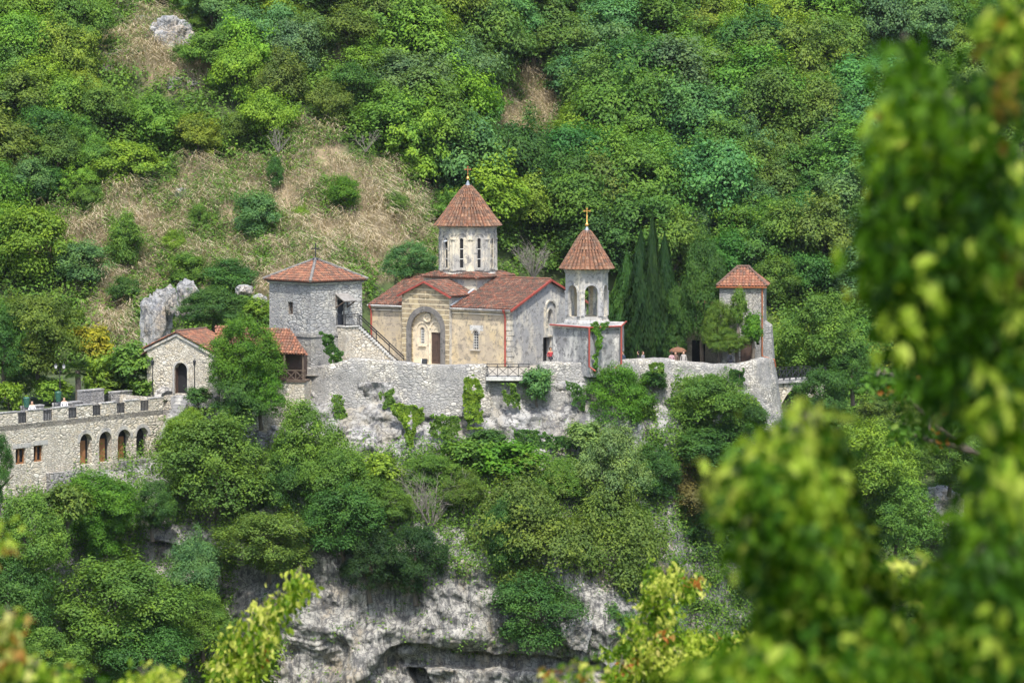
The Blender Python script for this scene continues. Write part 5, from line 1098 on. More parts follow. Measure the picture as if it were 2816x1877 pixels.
# ---- undergrowth of the hillside and of the ledges
def scatter(name, pts, nrm, per, spread, leaf, mat, col, kind, asp=.6, up=.5):
    n_ = len(pts); off = rng.normal(size=(n_, per, 3))*spread; C = (pts[:, None, :]+off).reshape(-1, 3)
    C[:, 2] += np.abs(off.reshape(-1, 3)[:, 2])*.6
    N = (nrm[:, None, :]*.6+np.array((0, 0, up))+rng.normal(size=(n_, per, 3))*.5).reshape(-1, 3)
    V, Fq = diamonds(C, N, leaf*rng.uniform(.6, 1.4, len(C)), asp); tone = np.repeat(rng.uniform(0, 1, n_), per)*.5+rng.uniform(0, 1, n_*per)*.5
    o = link(name, npmesh(name, V, Fq, tone), mat); o.color = (*col, 1); return tag(o, kind=kind)
n_ = 60000; xs = rng.uniform(-95, 110, n_); ys = rng.uniform(-2, 125, n_); zs = hgt(xs, ys)
fx, fy, d = proj(xs, ys, zs); vis = (fx > -500) & (fx < 2800) & (fy > -80) & (fy < 1600) & ~((ys < 20) & (xs < 21)) & ~((fx > 640) & (fx < 1500) & (fy > 720) & (ys < 60) & (rng.uniform(0, 1, n_) < .75))
dry = isdry(xs, ys, zs)
def shrubs(name, k, hmin, hmax, nleaf, leaf, col):
    n_ = len(k); h_ = rng.uniform(hmin, hmax, n_); d = rng.normal(size=(n_, nleaf, 3)); d /= np.linalg.norm(d, axis=2, keepdims=True); d[..., 2] = np.abs(d[..., 2])*1.1-.25
    lump = 1+.3*np.sin(d[..., :1]*5+d[..., 1:2]*4+rng.uniform(0, 6, (n_, 1, 1))); C_ = np.stack([xs[k], ys[k], zs[k]+h_*.4], 1)[:, None]+d*lump*rng.uniform(.6, 1.05, (n_, nleaf, 1))*h_[:, None, None]*.8
    N = d*.8+np.array((0, 0, .6))+rng.normal(size=d.shape)*.35; V, Fq = diamonds(C_.reshape(-1, 3), N.reshape(-1, 3), leaf*rng.uniform(.6, 1.4, n_*nleaf), .62)
    tone = np.repeat(rng.uniform(0, 1, n_), nleaf)*.6+rng.uniform(0, 1, n_*nleaf)*.4
    o = link(name, npmesh(name, V, Fq, tone), LEAF); o.color = (*col, 1); return tag(o, kind='stuff')
shrubs('hillside_shrubs', np.nonzero(vis & ~dry)[0][:4600], .9, 2.7, 150, .32, GR['mid'])
dmix = fbm(xs/4.5, ys/4.5, 0, 4, 83)
shrubs('slope_shrubs', np.nonzero(vis & dry & (dmix > -.16))[0][:3600], .4, 2.0, 90, .2, GR['mid'])
k = np.nonzero(vis & dry & (rng.uniform(0, 1, n_) < .4))[0][:2600]
scatter('slope_weeds', np.stack([xs[k], ys[k], zs[k]+.4], 1), np.tile([0, -.7, .7], (len(k), 1)), 15, .33, .2, LEAF, GR['olive'], 'stuff')
# dry dead vines: tan arching strands
DRYM = leafmat('dead_vines', .15, False, [(0, (.24, .19, .13)), (.35, (.46, .38, .27)), (.7, (.62, .53, .38)), (1, (.74, .66, .5))], .9)
n_ = 160000; xs = rng.uniform(-75, 30, n_); ys = rng.uniform(18, 100, n_); zs = hgt(xs, ys); fx, fy, d = proj(xs, ys, zs)
dn = fbm(xs/1.6, ys/1.6, 0, 3, 61)
k = np.nonzero(isdry(xs, ys, zs) & (fx > -40) & (fx < 1400) & (fy > -60) & (dn > -.75))[0][:36000]
B_ = np.stack([xs[k], ys[k], zs[k]], 1); n_ = len(k); per = 3; B_ = np.repeat(B_, per, 0)+rng.normal(size=(n_*per, 3))*.12; hmp = np.repeat(.5+.7*np.clip(dn[k]+.6, 0, 1.4), per)
az = np.repeat(vnoise(xs[k]/1.3, ys[k]/1.3, 0, 71)*4.2, per)+rng.normal(size=n_*per)*1.3-math.pi/2; H_ = hmp*rng.uniform(.5, 1.35, n_*per); D_ = np.stack([np.cos(az), np.sin(az), 0*az], 1); Sd = np.stack([-np.sin(az)*.5+.5, np.cos(az)*.5, 0*az+.1], 1)
segs = []; w0 = .025
pp = [B_-[0, 0, .15], B_+D_*(H_*.12)[:, None]+np.stack([0*az, 0*az, H_*.75], 1), B_+D_*(H_*.5)[:, None]+np.stack([0*az, 0*az, H_*1.15], 1), B_+D_*(H_*1.05)[:, None]+np.stack([0*az, 0*az, H_*.95], 1)]
V = np.stack([pp[0]-Sd*w0, pp[0]+Sd*w0, pp[1]-Sd*w0*.9, pp[1]+Sd*w0*.9, pp[2]-Sd*w0*.7, pp[2]+Sd*w0*.7, pp[3]-Sd*w0*.3, pp[3]+Sd*w0*.3], 1); n8 = len(V); base = np.arange(n8)[:, None]*8
Fq = np.concatenate([base+np.array(q)[None] for q in ((0, 1, 3, 2), (2, 3, 5, 4), (4, 5, 7, 6))]); tone = np.tile(np.repeat(rng.uniform(.1, .9, n_), per)*.5+rng.uniform(0, .5, n8), 3)
tag(link('dead_vines', npmesh('dead_vines', V.reshape(-1, 3), Fq, tone), DRYM), kind='stuff')
# plants on the ledges of the cliff
n_ = 34000; xs = rng.uniform(-45, 24, n_); zs = rng.uniform(-30, -4.6, n_); ys = cliffS(xs, zs); fx, fy, d = proj(xs, ys, zs)
slope = sst(-5, -7, zs)*sst(-15.5, -12.5, zs); dens = np.where(fx < 560, .85, slope)*1.0+.03
dens = np.where((fx > 1480), .9, dens); dens = np.where((fx > 330) & (fx < 500) & (fy > 1215) & (fy < 1330), .08, dens)
dens = np.where((fy > 1255) & (fx > 540) & (fx < 1000), .015, dens); dens = np.where((fy > 1420) & (fx < 1390) & (fx > 540), .02, dens)
dens = np.where((fx > 780) & (fx < 920) & (fy > 985) & (fy < 1035), .05, dens); dens = np.where((fx > 1140) & (fx < 1330) & (fy < 1040), .06, dens)
k = np.nonzero((rng.uniform(0, 1, n_) < dens*(.45+.7*(fbm(xs/2, zs/2, 0, 3, 91) > -.1))))[0]
scatter('cliff_plants', np.stack([xs[k], ys[k]-.25, zs[k]+.1], 1), np.tile([0, -.8, .5], (len(k), 1)), 13, .3, .2, LEAF, GR['mid'], 'stuff')
# ================================================================== rock outcrops of the hill
def rock(name, c, sx, sy, sz, seed, label, mat=ROCKH, lvl=5, amp=.35, group=None):
    bm = bmesh.new(); bmesh.ops.create_icosphere(bm, subdivisions=lvl, radius=1)
    v = np.array([x.co[:] for x in bm.verts]); q = np.sign(v)*np.abs(v)**.72
    n = fbm(v[:, 0]*1.3+seed, v[:, 1]*1.3, v[:, 2]*1.3, 5, seed); vo = np.round(vnoise(v[:, 0]*2.2+seed, v[:, 1]*2.2, v[:, 2]*3.2, seed)*3)/3
    q = q*(1+amp*n[:, None]+.14*vo[:, None])*np.array((sx, sy, sz))
    for x, p in zip(bm.verts, q): x.co = p
    me = bpy.data.meshes.new(name); bm.to_mesh(me); bm.free(); o = link(name, me, mat); o.location = c; tag(o, label, 'rock', group); return o
def rockat(fx, fy, fw, fh, label, seed, Y=None, mat=ROCKH):
    c = PF(fx, fy, Y) if Y is not None else hit(fx, fy+fh*.3)
    k = S/pxm(c.y)/2; c2 = PF(fx, fy, c.y); rock('rock_outcrop', c2+Vector((0, fw*k*.4, 0)), fw*k*.84, fw*k*.7, fh*k*.86, seed, label, mat)
rockat(362, 745, 84, 170, 'big grey blue rock face behind the gatehouse', 3, 17)
rockat(430, 690, 60, 90, 'narrow pale rock beside the big grey blue face', 5, 18)
rockat(560, 668, 44, 30, 'cream boulder in dead vines left of the stone tower roof', 6, 24)
rockat(596, 690, 30, 36, 'small cream boulder touching the stone tower on the left', 26, 22)
rockat(395, 690, 30, 70, 'thin pale rock rib right of the grey blue face', 27, 16)
rockat(385, 84, 104, 96, 'square pale outcrop high on the slope', 8)
rockat(325, 55, 62, 44, 'small cream rock above the square outcrop', 9)
rockat(425, 192, 100, 40, 'low cream rock strip in the upper bare patch', 10)
rockat(418, 452, 40, 46, 'small white stone in the dry slope', 11)
rockat(735, 116, 34, 36, 'tiny white stone near the top between the trees', 12)
rockat(245, 160, 24, 24, 'small white stone left of the upper bare patch', 13)
rockat(280, 124, 130, 24, 'thin pale rock ledge in the upper bare patch', 14)
rockat(2165, 1175, 120, 110, 'grey rock face with a small cave at the right', 15)
rockat(1318, 1455, 74, 90, 'white block of rock at the foot of the cliff', 16, -24.5, ROCK)
rockat(625, 1180, 60, 44, 'pale broken rock above the cliff edge', 17, -17.8, ROCK)
rockat(690, 1170, 36, 60, 'narrow grey rock beside the dark tree', 18, -17.5, ROCK)
# ================================================================== creepers on walls
def creeper(name, polys, Yf, label, col, seed, n_=5200, leaf=.16, cat='ivy'):
    g = np.random.default_rng(seed); pts = []
    for poly in polys:
        xs_ = [p[0] for p in poly]; ys_ = [p[1] for p in poly]; a = g.uniform(min(xs_), max(xs_), n_); b_ = g.uniform(min(ys_), max(ys_), n_)
        k = inpoly(a+6*vnoise(a/9, b_/9, 0, seed), b_+6*vnoise(a/9, b_/9, 5, seed), poly) & (fbm(a/16, b_/16, 0, 3, seed) > -.7)
        for x, y in zip(a[k], b_[k]): pts.append(PF(x, y, Yf(x) if callable(Yf) else Yf)[:])
    p = np.array(pts); nz_ = fbm(p[:, 0]/.6, p[:, 2]/.6, 0, 3, seed); p[:, 1] -= .08+.25*np.clip(nz_+.4, 0, 1.5)*g.uniform(.3, 1, len(p))
    N = g.normal(size=(len(p), 3))*.5+np.array((0, -.8, .6)); V, Fq = diamonds(p, N, leaf*g.uniform(.6, 1.4, len(p)), .7)
    r = thing(name, (float(p[:, 0].mean()), float(p[:, 1].mean())+.2, float(p[:, 2].min())), label, cat); off_ = np.array(r.location)
    o = link('foliage', npmesh('foliage', V-off_, Fq, g.uniform(0, 1, len(p))), LEAF, r); o.color = (*col, 1)
    m = MB(); i0 = p[p[:, 2].argmin()]; i1 = p[p[:, 2].argmax()]; q0 = Vector(i0)+Vector((0, .12, 0)); q1 = Vector(i1)+Vector((0, .12, 0))
    m.tube([q0, q0.lerp(q1, .35)+Vector((.1, 0, 0)), q0.lerp(q1, .7)-Vector((.08, 0, 0)), q1], [.05, .04, .03, .015], 5); m.build('stem', BARK, r)
creeper('ivy', [[(733, 760), (760, 765), (775, 800), (790, 805), (788, 855), (762, 860), (758, 820), (738, 800)]], -8.0, 'dark creeper hanging down the corner between the stone tower and its stair', GR['dark'], 1)
creeper('ivy', [[(1352, 745), (1400, 738), (1402, 752), (1386, 758), (1378, 800), (1374, 860), (1362, 860), (1366, 800), (1370, 760), (1352, 755)]], -9.3, 'thin green ivy climbing the corner of the bell tower block', GR['vivid'], 2, 5201, leaf=.13)
creeper('ivy', [[(1065, 870), (1085, 860), (1110, 895), (1105, 930), (1112, 985), (1075, 985), (1062, 940)]], -11.2, 'yellowish green ivy column climbing the wall left of the balcony', GR['bright'], 3, 6500)
creeper('ivy', [[(898, 925), (930, 930), (965, 935), (975, 950), (955, 985), (950, 1030), (930, 1030), (932, 985), (905, 950)]], -11.5, 'fan shaped ivy patch on the pale rock under the wall', GR['bright'], 4, 7500)
creeper('ivy', [[(1150, 880), (1185, 875), (1195, 915), (1190, 940), (1160, 930)]], -10.6, 'thin creeper in the shadow under the balcony', GR['mid'], 5, 2000)
creeper('ivy', [[(1545, 860), (1600, 870), (1650, 890), (1700, 880), (1750, 930), (1762, 980), (1560, 1000), (1540, 930)]], lambda x: -8.6+(x-1545)*.008, 'loose green creeper covering the wall left of the round bastion', GR['mid'], 6, 9000)
creeper('ivy', [[(1300, 870), (1330, 880), (1350, 910), (1340, 950), (1315, 930)]], -10.2, 'thin dark creeper on the wall right of the balcony', GR['dark'], 7, 2000)
creeper('ivy', [[(1675, 845), (1705, 845), (1712, 870), (1690, 885), (1675, 870)]], -7.4, 'small dark creeper tuft near the top of the right wall', GR['dark'], 8, 2000)
creeper('ivy', [[(870, 905), (900, 890), (910, 925), (885, 940)]], -10.4, 'small weed tuft on the wall left of the fan shaped ivy', GR['mid'], 9, 1200)
creeper('ivy', [[(990, 955), (1050, 950), (1062, 985), (1040, 1010), (985, 1000)]], -11.9, 'low weeds on the rock between the two ivy patches', GR['mid'], 10, 3000)
creeper('ivy', [[(1180, 985), (1290, 1000), (1330, 1030), (1180, 1030)]], -12.2, 'weeds along the foot of the white rock patch', GR['dark'], 12, 4000)
creeper('ivy', [[(760, 905), (790, 915), (800, 960), (770, 960)]], -10.2, 'thin weeds on the pale rock below the stone stair', GR['mid'], 13, 1200)
creeper('ivy', [[(1490, 835), (1520, 832), (1525, 850), (1500, 860)]], -8.6, 'small weed tuft on the wall right of the bell tower', GR['mid'], 14, 900)
# ================================================================== bare grey shrub, palm
def bare(name, c, h, label, seed, mat=BARKG, n1=26):
    g = random.Random(seed); r = thing(name, c, label, 'shrub'); st_ = MB(); tw_ = MB(); c = Vector(c)
    for i in range(n1):
        d = Vector((g.uniform(-.8, .8), g.uniform(-.5, .5), 1)).normalized(); L = h*g.uniform(.6, 1); p = [c+d*L*t_+Vector((g.uniform(-.1, .1), g.uniform(-.1, .1), 0))*L*t_ for t_ in (0, .35, .7, 1)]
        (st_ if i < 6 else tw_).tube(p, [.05, .035, .02, .008] if i < 6 else [.025, .02, .014, .006], 4)
        for j in range(9):
            q = p[1].lerp(p[3], g.random()); d2 = (d+Vector((g.uniform(-1, 1), g.uniform(-1, 1), g.uniform(-.5, .8)))).normalized()*h*g.uniform(.12, .35); tw_.tube([q, q+d2*.5, q+d2+Vector((0, 0, -.05*h))], [.014, .01, .004], 3)
    st_.build('stem', mat, r); tw_.build('twigs', mat, r)
bare('bare_shrub', PF(990, 1215, -18.5), 5.2, 'leafless grey shrub on the slope between the dark and the olive trees', 3)
bare('bare_shrub', PF(1225, 640, 20), 3.4, 'leafless grey tree behind the ridge left of the bell tower', 4)
for i_, (fx, fy) in enumerate(((1340, 190), (840, 330), (1590, 520), (1000, 250), (1780, 260), (640, 330), (1300, 480), (1890, 420))):
    q = hit(fx, fy+30); bare('bare_shrub', PF(fx, fy+20, q.y-3.2), 2.6, 'leafless grey branches poking out of the wood '+('upper right of the dome', 'above the dry slope top', 'above the cypresses', 'well above the church dome', 'high on the right', 'at the left tip of the dry slope', 'just above the bell tower cross', 'left of the blurred branches')[i_], 40+i_, n1=8)
pc = PF(178, 850, -6); pm_ = thing('palm_tree', (pc.x, pc.y, -3.2), 'fan palm with a hairy brown trunk behind the terrace parapet', 'palm')
m = MB(); m.tube([(pc.x, pc.y, -3.2), (pc.x+.05, pc.y, -1.5), (pc.x, pc.y, pc.z)], [.2, .24, .2], 9); m.build('trunk', BARK, pm_)
m = MB(); g = random.Random(5)
for i in range(26):
    a = g.uniform(0, 6.28); el = g.uniform(-.5, 1.1); d = Vector((math.cos(a)*math.cos(el), math.sin(a)*math.cos(el), math.sin(el))); o_ = pc+d*.5
    sd = d.cross(UP).normalized()
    for j in range(13):
        t_ = (j-6)/6*1.1; dd_ = (d*math.cos(t_)+sd*math.sin(t_)); e_ = o_+dd_*.75-UP*.12; w_ = dd_.cross(UP).normalized()*.025; m.add([o_-w_*.4, o_+w_*.4, o_+dd_*.45+w_, e_, o_+dd_*.45-w_], [(0, 1, 2, 3, 4)], g.random())
    m.tube([pc, o_], .015, 4)
o = m.build('crown', LEAF, pm_); o.color = (.06, .12, .035, 1)
# ================================================================== lamps, bins, parasol, small things
def lamp(c, h, label, double):
    r = thing('street_lamp', c, label, 'street lamp', None); m = MB(); c = Vector(c); m.lathe(c, [(.12, 0), (.12, .25), (.05, .35), (.04, h*.5), (.045, h*.52), (.035, h)], 10); m.build('post', BLACK, r)
    for s_ in ((-1, 1) if double else (0,)):
        t_ = c+Vector((s_*.32, 0, h+(-.05 if double else 0))); m = MB()
        if s_: m.tube([c+UP*(h-.25), c+Vector((s_*.2, 0, h-.3)), t_-UP*.08], .02, 5)
        m.lathe(t_, [(.03, -.08), (.1, -.02), (.11, 0), (.12, .02)], 8); m.lathe(t_, [(.16, .27), (.02, .4), (.01, .45)], 8)
        k = m.build('lantern', BLACK, r); m = MB(); m.lathe(t_, [(.09, 0), (.13, .26), (.13, .28)], 8); m.build('glass', WHITE if double else GLASS, k)
c = PF(138, 905, -11.5); lamp((c.x, c.y, -3.2), Z(1001, -11.5)+3.2-.3, 'black lamp post with two white lanterns behind the terrace', True)
c = PF(351, 900, -9); lamp((c.x, c.y, -2.4), Z(988, -9)+2.4-.4, 'black lamp post left of the gatehouse door', False)
c = PF(447, 900, -9.2); lamp((c.x, c.y, -2.4), Z(988, -9)+2.4-.4, 'black lamp post right of the gatehouse door', False)
for fx, fy, Y, lab in ((61, 915, -15, 'green litter bin near the left frame edge on the terrace'), (134, 902, -12.3, 'green litter bin at the foot of the lamp with two lanterns')):
    c = PF(fx, fy+11, Y); r = thing('litter_bin', c-UP*.5, lab, 'litter bin'); m = MB(); m.lathe(c, [(.01, -.3), (.2, -.3), (.26, .38), (.24, .4), (.23, .36)], 14); m.build('bucket', BIN, r); m = MB(); m.tube([c+Vector((.3, 0, -.9)), c+Vector((.3, 0, .5)), c+Vector((0, 0, .5))], .03, 6); m.tube([c+Vector((-.3, 0, -.9)), c+Vector((-.3, 0, .5)), c+Vector((0, 0, .5))], .03, 6); m.build('stand', BLACK, r); m = MB(); m.lathe(c+UP*.41, [(.27, 0), (.2, .09), (.01, .12)], 14); m.build('lid', BIN, r)
c = P(1864, 964, -2.2); r = thing('parasol', (c.x, c.y, G0), 'brown canvas parasol over the seated visitors under the conifers', 'parasol'); m = MB(); m.tube([(c.x, c.y, G0), (c.x, c.y, c.z+.5)], .03, 6); m.build('pole', WOOD, r)
m = MB(); m.lathe((c.x, c.y, c.z), [(.72, -.1), (.72, 0), (.5, .2), (.05, .32)], 8); m.build('canopy', CANV, r)
c = P(1168, 990, -4); r = thing('floodlight', (c.x, c.y, G0), 'small dark floodlight standing on the yard before the portal', 'floodlight'); m = MB(); m.box((c.x, c.y, .35), (.4, .25, .42), R(-20), R(-15)); m.build('housing', BLACK, r); m = MB(); m.tube([(c.x, c.y, G0), (c.x, c.y, .2)], .04, 6); m.build('stand', BLACK, r); m = MB(); m.box((c.x-.24, c.y+.05, .36), (.05, .24, .36), R(-20), R(-15)); m.build('lens', WHITE, r)
# posts of the low fence at the left edge of the terrace
c = P(2035, 1012, -14)
# ================================================================== people
def pmat(name, top_, legs, skin=(.5, .3, .2), k=1.0):
    m, n, l, b = newmat(name); g = node(n, 'SeparateXYZ'); l.new(n.new('ShaderNodeTexCoord').outputs['Object'], g.inputs[0])
    mu = node(n, 'Math', operation='MULTIPLY'); mu.inputs[1].default_value = .5; l.new(g.outputs[2], mu.inputs[0])
    r = ramp(n, [(0, (.03, .03, .03)), (.035*k, legs), (.47*k, top_), (.742*k, skin)]); r.color_ramp.interpolation = 'CONSTANT'; l.new(mu.outputs[0], r.inputs[0]); l.new(r.outputs[0], b.inputs['Base Color']); b.inputs['Roughness'].default_value = .8; return m
def person(c, rz, label, top_, legs, hair, pose='stand', s=1.0, pack=None):
    V = {}; E = []
    sit = pose == 'sit'; zb = .45 if sit else .93
    J = [('pelvis', (0, 0, zb), .13), ('belly', (0, 0, zb+.2), .12), ('chest', (0, -.01, zb+.4), .14), ('neck', (0, 0, zb+.56), .055), ('jaw', (0, .015, zb+.63), .075), ('head', (0, .01, zb+.72), .095), ('crown', (0, 0, zb+.79), .06), ('nose', (0, .1, zb+.68), .018)]
    for s_ in (-1, 1):
        J += [('sh%d' % s_, (s_*.17, 0, zb+.47), .062), ('el%d' % s_, (s_*.25, -.02, zb+.2), .045), ('wr%d' % s_, (s_*.2 if sit else s_*.25, .22 if sit else .06, zb+.12 if sit else zb-.03), .032), ('ha%d' % s_, (s_*.14 if sit else s_*.25, .3 if sit else .09, zb+.1 if sit else zb-.13), .035)]
        if sit: J += [('hi%d' % s_, (s_*.1, .03, zb-.02), .095), ('kn%d' % s_, (s_*.12, .42, zb+.02), .065), ('an%d' % s_, (s_*.12, .42, .08), .042), ('to%d' % s_, (s_*.13, .58, .04), .035)]
        else: J += [('hi%d' % s_, (s_*.1, 0, zb-.08), .095), ('kn%d' % s_, (s_*.12, .03+.05*s_, .5), .065), ('an%d' % s_, (s_*.13, -.02+.06*s_, .08), .042), ('to%d' % s_, (s_*.15, .14+.06*s_, .04), .035)]
    ix = {j[0]: i for i, j in enumerate(J)}
    ED = [('pelvis', 'belly'), ('belly', 'chest'), ('chest', 'neck'), ('neck', 'jaw'), ('jaw', 'head'), ('head', 'crown'), ('jaw', 'nose')]
    for s_ in (-1, 1): ED += [('chest', 'sh%d' % s_), ('sh%d' % s_, 'el%d' % s_), ('el%d' % s_, 'wr%d' % s_), ('wr%d' % s_, 'ha%d' % s_), ('pelvis', 'hi%d' % s_), ('hi%d' % s_, 'kn%d' % s_), ('kn%d' % s_, 'an%d' % s_), ('an%d' % s_, 'to%d' % s_)]
    me = bpy.data.meshes.new('body'); me.from_pydata([j[1] for j in J], [(ix[a], ix[b_]) for a, b_ in ED], [])
    r = thing('person', c, label, 'person'); r.rotation_euler.z = rz; r.scale = (s, s, s)
    k = (zb+.49)/1.42
    o = link('body', me, pmat('clothes', top_, legs, k=1.0 if not sit else .62), r)
    md = o.modifiers.new('skin', 'SKIN'); md.use_smooth_shade = True
    for i, j in enumerate(J): me.skin_vertices[0].data[i].radius = (j[2], j[2])
    me.skin_vertices[0].data[0].use_root = True
    sb = o.modifiers.new('sub', 'SUBSURF'); sb.levels = 1; sb.render_levels = 2
    m = MB(); z0 = zb+.72; m.lathe((0, -.015, z0), [(.09, -.1), (.115, -.02), (.112, .06), (.08, .115), (.01, .135)], 12)
    h_ = MB(); h_.v = [(x, y if y < .05 else y*.55, z) for x, y, z in m.v]; h_.f = m.f; h_.a = m.a
    me = bpy.data.meshes.new('hair'); me.from_pydata(h_.v, [], h_.f); link('hair', me, hair, r)
    if pack: 
        m = MB(); m.box((0, -.16, zb+.3), (.24, .13, .34)); me = bpy.data.meshes.new('backpack'); me.from_pydata(m.v, [], m.f); b_ = link('backpack', me, pack, r); bv = b_.modifiers.new('b', 'BEVEL'); bv.width = .05; bv.segments = 3
    return r
HD, HB = plain('dark_hair', (.02, .015, .012), .7), plain('brown_hair', (.09, .05, .03), .7)
c = ch(-.35, 5.6, G0); person(c, R(200), 'person in a red shirt sitting at the church doorway seen from behind', (.38, .04, .05), (.03, .03, .04), HD, 'sit', 1.1)
for u, Y, rz, lab, a, b_, h_, po, pk in (
    (1713, -5.0, R(150), 'person in a dark blue jacket standing right beside the bell tower block', (.04, .06, .1), (.05, .05, .07), HD, 'stand', None),
    (1756, -4.6, R(100), 'person in black bending toward a companion under the cypresses', (.02, .02, .025), (.03, .03, .03), HD, 'stand', None),
    (1769, -4.2, R(230), 'person with light brown hair and a grey top under the cypresses', (.2, .2, .22), (.05, .04, .05), HB, 'stand', None),
    (1848, -5.3, R(20), 'person in a pink and white top leaning on the wall left of the parasol', (.4, .25, .27), (.05, .05, .1), HD, 'stand', None),
    (1859, -4.4, R(170), 'person in brown sitting just under the parasol edge', (.14, .09, .07), (.03, .03, .03), HB, 'stand', None),
    (1881, -4.6, R(180), 'person with long hair and a white top behind the wall right of the parasol pole', (.36, .34, .32), (.03, .03, .03), HB, 'stand', None),
    (2010, -3.9, R(10), 'person carrying a dark backpack in front of the guard tower', (.12, .12, .14), (.05, .05, .08), HD, 'stand', BLACK)):
    k = (u-1408)/F*(250+Y); person((k, Y, G0), rz, lab, a, b_, h_, po, 1.0 if Y < -4.5 else .96, pk)
for u, Y, lab in ((83, -16.8, 'person in a white shirt sitting by the green bin at the left edge'), (172, -13.6, 'person in a white shirt sitting below the lamp with two lanterns')):
    person(((u-1408)/F*(250+Y), Y, TF+.02), R(185), lab, (.75, .75, .78), (.04, .05, .09), HD, 'sit', 1.0)
# ================================================================== foreground foliage, out of focus
FGM = leafmat('near_leaves', .42, False, [(0, (.015, .045, .004)), (.2, (.03, .095, .005)), (.45, (.075, .18, .009)), (.62, (.14, .27, .013)), (.8, (.3, .42, .04)), (.93, (.46, .52, .1)), (.96, (.24, .1, .02)), (1, (.13, .045, .012))], .5)
FGY = leafmat('yellow_green_leaves', .45, False, [(0, (.05, .12, .008)), (.3, (.14, .25, .015)), (.6, (.34, .44, .04)), (.85, (.55, .58, .12)), (.95, (.6, .6, .2)), (1, (.35, .14, .03))], .5)  # leaves of a bright yellow-green kind, brown at the end
FGO = leafmat('oak_leaves', .35, False, [(0, (.03, .08, .01)), (.5, (.06, .15, .015)), (.9, (.12, .25, .03)), (1, (.4, .16, .04))], .45)
def fg(name, label, stems, blobs, d, ds, leaf, mat, seed, droop=.9, per=8, bias=0.0, stemr=.012, yel=.22, brn=.02, aspect=.5):
    g = np.random.default_rng(seed); C = []; T = []
    Y0 = CAMY+d
    for fx, fy, rx, ry, n_ in blobs:
        r_ = np.sqrt(g.uniform(0, 1, n_)); a = g.uniform(0, 6.28, n_); dd = d+g.normal(size=n_)*ds
        for q in range(n_):
            p = PF(fx+rx*r_[q]*math.cos(a[q]), fy+ry*r_[q]*math.sin(a[q]), CAMY+dd[q]); C.append(p[:])
    C = np.array(C); n_ = len(C); typ = g.uniform(0, 1, n_); base = np.where(typ < yel, g.uniform(.74, .9, n_), np.where(typ > 1-brn, .98, g.uniform(0, .66, n_)**1.0))
    off = g.normal(size=(n_, per, 3))*leaf*np.array((.75, .75, .6)); pts = (C[:, None]+off).reshape(-1, 3); pts[:, 2] -= np.tile(np.linspace(0, leaf*1.6*droop, per), n_)
    tone = base[:, None]+g.normal(size=(n_, per))*.05; tone = np.where(base[:, None] < .95, np.clip(tone, 0, .91), np.clip(tone, .95, 1)).reshape(-1)
    D = g.normal(size=(n_*per, 3))*.55+np.array((0, 0, -droop)); D /= np.linalg.norm(D, axis=1, keepdims=True)
    Nn = g.normal(size=(n_*per, 3))+np.array((0, -.5, .5)); Sd = np.cross(D, Nn); Sd /= np.linalg.norm(Sd, axis=1, keepdims=True); Up = np.cross(Sd, D)
    L = (leaf*g.uniform(.65, 1.25, n_*per))[:, None]; W_ = L*aspect
    tpl = [(0, 0, 0), (.3, .45, .1), (.65, .4, .12), (1, 0, -.12), (.65, -.4, .12), (.3, -.45, .1), (.5, 0, -.02)]
    V = np.stack([pts+D*L*t_+Sd*W_*s_+Up*L*z for t_, s_, z in tpl], 1); nb = np.arange(len(V))[:, None]*7
    Fq = np.concatenate([nb+np.array(f_)[None] for f_ in ((0, 1, 2, 6), (6, 2, 3, 3), (0, 6, 4, 5), (6, 3, 3, 4))])
    r = thing(name, PF(stems[0][0][0], stems[0][0][1], Y0), label, 'branch'); of = np.array(r.location)
    # triangles instead of degenerate quads
    Ft = np.concatenate([nb+np.array(f_)[None] for f_ in ((0, 1, 6), (1, 2, 6), (6, 2, 3), (0, 6, 5), (5, 6, 4), (6, 3, 4))])
    link('leaves', npmesh('leaves', V.reshape(-1, 3)-of, Ft, np.tile(tone, 6)), mat, r)
    for st_ in stems:
        m = MB(); P_ = [PF(x, y, Y0+(.0)) for x, y in st_]; k = len(P_); m.tube(P_, [stemr*(1-.75*i/(k-1)) for i in range(k)], 7); m.build('branch', BARK, r)
    # short twigs tying the leaf clusters to the branch
    m = MB(); SP = [(x, y) for st_ in stems for x, y in st_]
    for q in C[::3]:
        v = Vector(q); fx, fy, _ = proj(v.x, v.y, v.z); dd_ = [(x-fx)**2+(y-fy)**2 for x, y in SP]; x, y = SP[int(np.argmin(dd_))]
        if min(dd_) > 70**2: continue
        t0 = PF(x, y, Y0); mid = t0.lerp(v, .55)+Vector((0, 0, .03*d/10)); m.tube([t0, mid, v], [stemr*.3, stemr*.22, stemr*.12], 4)
    m.build('twigs', BARK, r); return r
fg('tree_branch', 'dark blurred leafy mass filling the upper right of the picture', [[(2420, 1150), (2330, 900), (2240, 560), (2150, 330), (2080, 90)], [(2420, 800), (2300, 420), (2200, 240)], [(2240, 560), (2090, 480)], [(2300, 760), (2130, 730)]],
   [(2072, 110, 22, 50, 5), (2120, 220, 80, 80, 26), (2080, 330, 70, 110, 34), (2070, 520, 70, 110, 36), (2105, 680, 45, 80, 20), (2150, 790, 45, 60, 14), (2215, 860, 45, 50, 10), (2180, 420, 100, 140, 46), (2200, 640, 110, 130, 54), (2280, 380, 90, 150, 34), (2320, 600, 80, 150, 40), (2310, 800, 70, 110, 32), (2230, 220, 60, 60, 8), (2340, 1000, 40, 90, 14), (2010, 590, 22, 26, 3)], 8.6, .5, .058, FGM, 11, per=17, yel=.1, brn=.015)
